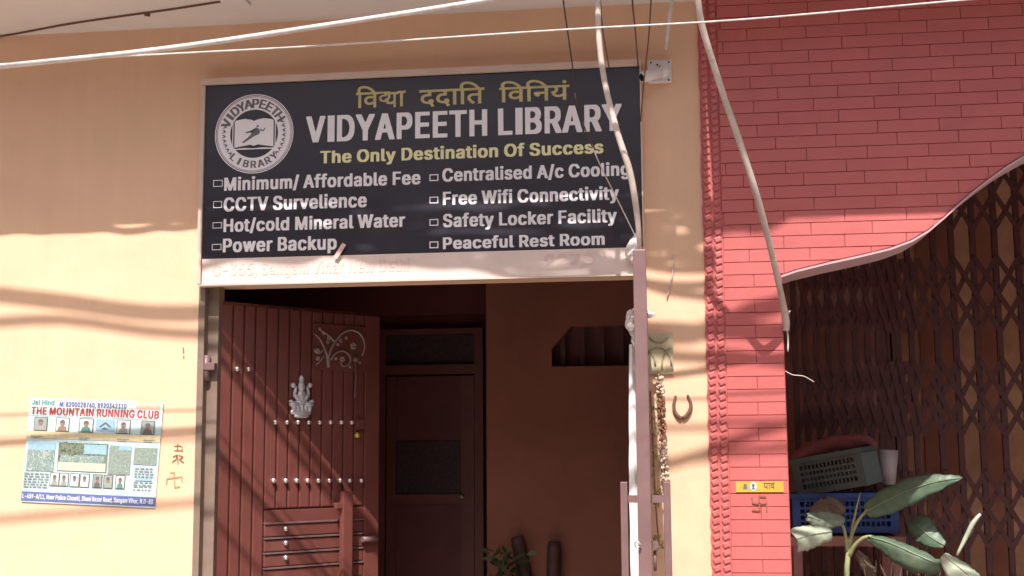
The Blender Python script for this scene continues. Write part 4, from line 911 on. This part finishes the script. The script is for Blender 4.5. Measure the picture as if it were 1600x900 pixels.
tag(mb.build('red_cloth', M_rag), 'crumpled dark red cloth heaped along the top of the dark crate', 'cloth')
stl = thing('low_bench', 'low bench with pale red board under the blue crate', 'bench', at(1320, 1200, 1.0))
bz = at(1320, 852, .93).z; bxl, bxr = at(1238, 850, .93).x, at(1420, 850, .93).x
# the blue crate's foot rests on the board
bz = at(1322, 836, 1.04).z-.004
mb = MB(); mb.box((2.455, 1.0, bz-.045), (bxr, 1.38, bz), None, .004); mb.build('board', M_wood, stl)
for x in (2.49, bxr-.04):
    for y in (1.03, 1.35):
        mb = MB(); mb.box((x-.02, y-.02, .12), (x+.02, y+.02, bz-.046)); mb.build('leg', M_wood, stl)

# banana plant
YP = .86
ban = thing('banana_plant', 'young banana plant with broad drooping leaves in front of the crates', 'plant', Vector((at(1325, 900, YP).x, YP, .12)))
def L3(pts, Y=None): return [at(x, y, y3) for x, y, y3 in pts]
mb = MB(); base = at(1323, 900, YP); mb.tube([(base.x, YP, .42), (base.x, YP, .75), base, at(1325, 868, YP), at(1327, 842, YP)], [.026, .020, .0125, .0115, .009], 12, 3); mb.build('trunk', M_stem, ban)
def petiole(pts, r): mb = MB(); mb.tube(L3(pts), r, 8, 3); mb.build('petiole', M_stem, ban)
petiole([(1326, 862, YP), (1331, 835, YP), (1342, 812, YP-.02), (1355, 797, YP-.03)], [.011, .009, .007, .005])
petiole([(1327, 860, YP), (1331, 830, YP), (1337, 800, YP), (1344, 770, YP+.02)], [.010, .007, .005, .002])
petiole([(1327, 868, YP), (1336, 852, YP-.03), (1350, 840, YP-.06), (1362, 838, YP-.07)], [.012, .009, .008, .006])
petiole([(1324, 862, YP), (1321, 838, YP-.02), (1317, 822, YP-.05), (1308, 816, YP-.06)], [.010, .008, .007, .005])
def leafm(name, pts, widths, m, droop=.25, ripple=.012, twist=0, seed=0):
    """pts: (px, py, Y) along the midrib; widths: half width in metres"""
    P = L3(pts); k = len(P); mb = MB(); n = 22; rows_ = []
    def sp(i):
        t = i/n*(k-1); a = min(int(t), k-2); t -= a
        p0, p1, p2, p3 = P[max(a-1, 0)], P[a], P[a+1], P[min(a+2, k-1)]
        q = .5*((2*p1)+(p2-p0)*t+(2*p0-5*p1+4*p2-p3)*t*t+(3*p1-p0-3*p2+p3)*t**3)
        return q, lerp(widths[a], widths[a+1], t)
    for i in range(n+1):
        q, wd = sp(i); q2, _ = sp(min(i+1, n)); q1, _ = sp(max(i-1, 0)); d = (q2-q1).normalized()
        side = d.cross(Vector((math.sin(twist), -math.cos(twist), .35))).normalized(); up = side.cross(d)
        row = []
        for j in range(-4, 5):
            s_ = j/4; rp = ripple*noise.noise(Vector((i*.55, s_*2, seed)))
            tear = 1-.26*abs(noise.noise(Vector((i*2.3, 4*(1 if s_ > 0 else -1), seed))))*abs(s_)
            row.append(mb.bm.verts.new(q+side*(s_*wd*tear)+up*(-droop*wd*abs(s_)**1.6+rp*abs(s_))))
        rows_.append(row)
    for A, B_ in zip(rows_, rows_[1:]):
        for j in range(8):
            f = mb.bm.faces.new((A[j], A[j+1], B_[j+1], B_[j])); f.smooth = True
    lf = mb.build(name, m, ban)
    mo = lf.modifiers.new('thick', 'SOLIDIFY'); mo.thickness = .0012
    mb = MB(); mb.tube([p+Vector((0, -.003, 0)) for p in P], [lerp(.0030, .0008, i/(k-1)) for i in range(k)], 6, 3); mb.build('midrib', m if m is not M_leaf else M_rib, lf)
leafm('leaf', [(1352, 800, YP-.03), (1378, 786, YP-.06), (1420, 766, YP-.12), (1465, 752, YP-.16), (1504, 746, YP-.18)], [.030, .058, .060, .040, .002], M_leaf, .35, .016, .1, 1)
leafm('leaf', [(1356, 838, YP-.07), (1390, 848, YP-.12), (1430, 866, YP-.17), (1472, 884, YP-.2)], [.016, .050, .062, .034], M_leaf, 1.0, .02, .2, 2)
leafm('leaf', [(1476, 852, YP-.05), (1452, 838, YP-.03), (1436, 822, YP), (1424, 812, YP+.03)], [.014, .052, .064, .040], M_leaf, .3, .012, -.4, 3)
leafm('leaf', [(1320, 812, YP-.06), (1298, 810, YP-.1), (1278, 812, YP-.14), (1262, 806, YP-.17)], [.020, .044, .042, .016], M_leafm, .5, .022, .3, 4)
leafm('leaf', [(1300, 830, YP-.18), (1278, 833, YP-.24), (1258, 838, YP-.29), (1245, 842, YP-.32)], [.036, .050, .058, .048], M_leafsun, .6, .014, .3, 5)
leafm('leaf', [(1474, 866, YP-.22), (1496, 884, YP-.25), (1520, 904, YP-.27), (1545, 930, YP-.28)], [.022, .058, .062, .03], M_leafsun, .7, .012, .2, 6)
leafm('leaf', [(1318, 802, YP+.05), (1302, 788, YP+.06), (1284, 790, YP+.06), (1266, 800, YP+.05)], [.022, .045, .04, .01], M_leafb, .6, .02, 0, 7)
leafm('leaf', [(1340, 862, YP+.03), (1352, 878, YP+.04), (1362, 900, YP+.05), (1366, 930, YP+.05)], [.012, .03, .03, .01], M_leafb, .7, .02, 0, 8)
mb = MB(); mb.tube(L3([(1495, 868, YP-.05), (1508, 842, YP-.06), (1520, 818, YP-.07), (1532, 803, YP-.08)]), [.005, .010, .011, .006], 8, 3); mb.build('rolled_leaf', M_leafsun, ban)
pz = .12
mb = MB(); 
prof_ = [(.10, 0), (.13, .28), (.15, .29), (.15, .33), (.135, .33), (.12, .30)]
rg = [[mb.bm.verts.new((base.x+r_*math.cos(2*math.pi*j/24), YP+r_*math.sin(2*math.pi*j/24), pz+.002+h)) for j in range(24)] for r_, h in prof_]
for A, B_ in zip(rg, rg[1:]):
    for j in range(24): mb.bm.faces.new((A[j], A[(j+1) % 24], B_[(j+1) % 24], B_[j]))
mb.bm.faces.new(rg[0][::-1]); mb.bm.faces.new(rg[-1]); mb.build('pot', M_clay, ban)
# thin twiggy weed by the banana
wd_ = thing('dry_weed', 'thin dry grassy weed between the banana leaves and the gate', 'weed', Vector((at(1400, 900, .98).x, .98, .12)))
mb = MB(); random.seed(5)
for i in range(26):
    x0 = at(random.uniform(1365, 1430), 900, .98).x; a = random.uniform(-.35, .35)
    mb.tube([(x0, .98, .5), (x0+a*.15, .98+random.uniform(-.05, .05), .72), (x0+a*.5, .98+random.uniform(-.1, .1), random.uniform(.86, 1.02))], [.003, .0022, .001], 5, 2)
mb.build('stems', M_leafb, wd_)

# yellow sticker and symbol on the red pier
YK = YR-.0085
q0, q1 = at(1150, 769, YK), at(1224, 752, YK)
stk = thing('door_sticker', 'small yellow sticker with Hindi writing on the pink brick pier', 'sticker', (q0.x, YK, q0.z))
mb = MB(); mb.box((q0.x, YK-.001, q0.z), (q1.x, YK, q1.z)); mb.build('sticker_sheet', M_stick, stk)
mb = MB(); g = glyphs('\u092a\u093e\u0935', .012); xs = [v[0] for v in g[0]]; a_, b_ = at(1193, 764, YK), at(1211, 764, YK); hv = max(v[1] for v in g[0])
put(mb, g, lambda x, y: (lerp(a_.x, b_.x, (x-min(xs))/(max(xs)-min(xs))), YK-.002, a_.z+y/hv*.024)); mb.build('lettering', M_stickd, stk, fix=False)
mb = MB(); c = at(1177, 760, YK); mb.poly([(c.x+math.cos(t)*.013, YK-.0015, c.z+math.sin(t)*.017) for t in [i*math.pi/8 for i in range(16)]]); mb.build('picture', M_white, stk)
mb = MB(); mb.poly([(c.x+math.cos(t)*.006, YK-.002, c.z+.004+math.sin(t)*.008) for t in [i*math.pi/5 for i in range(10)]]); mb.poly([(c.x-.009, YK-.002, c.z-.012), (c.x+.009, YK-.002, c.z-.012), (c.x, YK-.002, c.z)]); 
c2 = at(1165, 760, YK); mb.poly([(c2.x-.010, YK-.002, c2.z-.01), (c2.x+.006, YK-.002, c2.z-.01), (c2.x+.004, YK-.002, c2.z+.008), (c2.x-.006, YK-.002, c2.z+.011)]); mb.build('picture_detail', M_ringtx, stk)
strokes('painted_mark', [[(1175, 777), (1176, 786), (1187, 787), (1198, 786), (1198, 799)], [(1185, 775), (1197, 776)], [(1186, 776), (1187, 798), (1175, 797)]], YK-.001, 2.0, M_mark, 'brown auspicious cross symbol painted on the pink brick pier under the yellow sticker', 'mark')

# things on the porch behind the doors
pb = thing('porch_plant', 'dark leafy potted plant at the foot of the porch wall', 'plant', Vector((at(785, 900, 1.05).x, 1.05, .14)))
mb = MB(); random.seed(9); bc = at(788, 900, 1.05)
for i in range(150):
    p = bc+Vector((random.gauss(0, .06), random.gauss(0, .06), random.uniform(-.3, .13)*1.0)); d = Vector((random.uniform(-1, 1), random.uniform(-1, 1), random.uniform(-.3, 1))).normalized()*random.uniform(.02, .045); e = d.cross(Vector((random.random(), random.random(), .3))).normalized()*.016
    mb.poly([p-d, p+e, p+d, p-e])
mb.build('foliage', M_bush, pb, fix=False)
mb = MB(); mb.tube([(bc.x, 1.05, .142), (bc.x, 1.05, .40), (bc.x, 1.05, .43)], [.10, .13, .14], 16, 1); mb.build('pot', M_clay, pb)
for l_, pts in (('leaning dark wooden pole against the porch wall beside the plant', [(808, 838), (822, 905)]), ('upright dark wooden pole against the porch wall', [(866, 846), (865, 905)])):
    a_, b_ = at(*pts[0], 1.15), at(*pts[1], 1.15); d = (b_-a_).normalized(); e = a_+d*((a_.z-.142)/-d.z)
    mb = MB(); mb.tube([e, lerp(e, a_, .97), a_], [.034, .034, .028], 10, 1); tag(mb.build('wooden_pole', M_bamboo), l_, 'pole')

# ------------------------------------------------------------------ cables
def cable(name, pts, r, m, label, n=8, group=None, sm=5):
    q = [at(*p) for p in pts]
    q = [p+noise.noise_vector(p*3.1)*.006 for p in q[:-1]]+q[-1:]
    return tag(MB().tube(q, r, n, sm).build(name, m), label, 'cable', group)
cable('thick_cable', [(-1500, 240, -.95), (-400, 146, -.95), (0, 104, -.95), (250, 76, -.95), (500, 42, -.95), (760, 0, -.95), (1100, -58, -.95), (2300, -260, -.95)], .0095, M_cabw, 'thick white cable crossing the top left of the house front under the slab')
cable('thin_cable', [(-1500, 190, -.90), (-400, 126, -.90), (0, 101, -.90), (180, 88, -.90), (500, 72, -.90), (880, 47, -.90), (1160, 30, -.90), (1510, -1, -.90), (1900, -34, -.90), (2700, -100, -.90)], .0032, M_cabw, 'thin pale wire strung level across the whole front above the black sign')
cable('hanging_cable', [(930, -70, -.62), (933, 0, -.62), (936, 60, -.62), (946, 130, -.62), (965, 210, -.62), (984, 272, -.60), (996, 335, -.55), (1000, 378, -.5), (999, 395, -.45)], [.011, .011, .011, .011, .0115, .012, .011, .009, .006], M_cabt, 'thick pale cable hanging in front of the right end of the black sign')
cable('hanging_cable', [(1080, -60, -.76), (1090, 0, -.72), (1098, 45, -.67), (1128, 138, -.57), (1160, 230, -.48), (1186, 312, -.39), (1206, 392, -.26), (1221, 462, -.12), (1227, 500, -.04), (1228, 516, -.02)], [.012, .012, .012, .0115, .012, .012, .0115, .0125, .016, .014], M_cabt, 'thick pale cable slanting down across the red brick to the arch corner')
cable('cable_tail', [(1226, 500, -.03), (1231, 490, -.04), (1234, 486, -.045)], .004, M_cabt, 'short frayed strand at the lower end of the slanting cable', 6)
cable('cable_tail', [(1229, 512, -.02), (1231, 530, -.015), (1231, 549, -.015)], .0035, M_cabw, 'short pale strand hanging down at the arch corner', 6)
cable('cable_tail', [(1226, 580, -.02), (1238, 586, -.02), (1256, 588, -.01), (1272, 597, .0)], .002, M_cabt, 'thin curled string sticking out from the pier edge across the arch', 5)
cable('thin_cable', [(876, -60, -.3), (880, 0, -.3), (888, 60, -.3), (895, 110, -.3), (899, 150, -.3), (914, 200, -.3), (926, 230, -.3)], .0028, M_cabd, 'thin dark wire hanging in front of the sign above the last letters', 6)
cable('thin_cable', [(926, 230, -.3), (940, 262, -.28), (965, 312, -.2), (984, 350, -.12), (994, 372, -.08)], .0022, M_cabw, 'thin pale wire slanting over the Cooling and Connectivity lines of the sign', 6)
cable('thin_cable', [(936, -60, -.2), (938, 0, -.2), (942, 50, -.15), (952, 106, -.07)], .003, M_cabbr, 'thin brown wire dropping to the top of the sign beside the thick hanging cable', 6)
cable('thin_cable', [(987, -60, -.2), (988, 0, -.2), (993, 50, -.15), (997, 104, -.07)], .0035, M_cabbr, 'brown wire dropping to the top right corner of the sign', 6)
cable('thin_cable', [(1019, -60, -.25), (1017, 0, -.25), (1014, 60, -.25), (1006, 128, -.22), (1001, 190, -.1)], .003, M_cabbr, 'thin brown wire passing in front of the security camera', 6)
cable('cable_end', [(1052, -50, -.3), (1050, 0, -.3), (1047, 25, -.3), (1044, 55, -.3), (1041, 77, -.3)], [.004, .006, .0075, .007, .005], M_cabw, 'loose white cable end dangling above the security camera', 8)
tag(MB().tube([at(1054, 400, -.004), at(1049, 440, -.006), at(1042, 465, -.008)], .003, 6, 3).build('cable_end', M_cabt), 'short dark string hanging on the peach strip above the beige tile', 'cable')
zs_ = ZS-.006
tag(MB().tube([atz(-40, 62, zs_), atz(20, 54, zs_), atz(100, 39, zs_), atz(180, 27, zs_), atz(260, 16, zs_), atz(350, 2, zs_), atz(420, -10, zs_)], .004, 6, 3).build('thin_cable', M_cabbr), 'dark wire running along the underside of the pale slab at top left', 'cable')
cl_ = atz(227, 23, zs_); tag(MB().tube([cl_, cl_+Vector((.02, -.004, -.004))], .007, 8, 1).build('cable_clip', M_cabbr), 'small dark clip on the pale slab below its wire', 'clip')
p = atz(375, 6, ZS); mb = MB(); mb.box((p.x-.06, p.y-.16, ZS-.012), (p.x+.045, p.y+.005, ZS-.001), None, .004); tag(mb.build('junction_plate', M_soffit), 'flat pale plate fixed under the slab at the top edge', 'plate')
slab_edge = []  # unseen cable, added so the slab's shadow edge wobbles
for i in range(40): slab_edge.append((-3+i*.077, -.645, ZS+.004+.022*noise.noise(Vector((i*.45, 2, 2)))))
tag(MB().tube(slab_edge, .010, 6, 2).build('shadow_edge_cable', M_cabd), 'unseen dark cable added along the slab front to ripple its shadow edge', 'cable')
# street cables over the lane (above the picture); they throw the shadows on the fronts
def street(pa, pb, Y, r, label, wav=0.0, seed=0, m=M_cabd, n=14, sag=0.0):
    a_, b_ = at(*pa), at(*pb); pts = []
    for i in range(n+1):
        t = -.45+1.9*i/n; q = lerp(a_, b_, t); k = -Y
        q = q-SUN_DIR*(k/SUN_DIR.y)
        q.z += wav*noise.noise(Vector((i*.9, seed, 0)))-sag*4*(t*(1-t)); q.y += wav*.6*noise.noise(Vector((i*.7, seed, 5))); pts.append(q)
    return tag(MB().tube(pts, r, 8, 3).build('street_cable', m), label, 'cable')
street((0, 470), (1100, 520), -1.5, .022, 'thick black bundled street cable above the lane, nearest the slab', .075, 1)
street((0, 500), (1100, 560), -1.62, .015, 'twisted black street cable beside the thick bundle above the lane', .12, 2)
street((0, 690), (1100, 668), -1.9, .008, 'single thin street cable level above the lane', .0, 3)
street((0, 812), (1100, 716), -2.1, .011, 'single street cable sloping above the lane', .0, 4)
street((1000, 545), (1225, 480), -1.75, .024, 'short sloping street cable above the red house side of the lane', .03, 5)
street((1127, 362), (1425, 300), -1.55, .024, 'upper sloping street cable before the red house', .03, 6)
street((1000, 740), (1240, 665), -1.85, .014, 'lower sloping street cable before the red house', .0, 7)
# unseen cable bundle, added in front of the slab to shade the sign
random.seed(21)
bun = thing('shade_cable_bundle', 'unseen loom of cables added in front of the slab to shade the sign', 'cable', (1, -1.2, EYE+2.4))
for k in range(15):
    zc_ = EYE+2.625-.0142*k-random.uniform(0, .008); pts = []
    for i in range(13): pts.append((lerp(-.05, 2.06-.03*k*(k % 2), i/12), -1.2-random.uniform(0, .05), zc_-.012*math.sin(i*.8+k)*random.random()-(.13*(k/14)*(i/12)**2 if k > 5 else 0)))
    MB().tube(pts, .0115, 6, 3).build('shade_strand', M_cabd, bun)
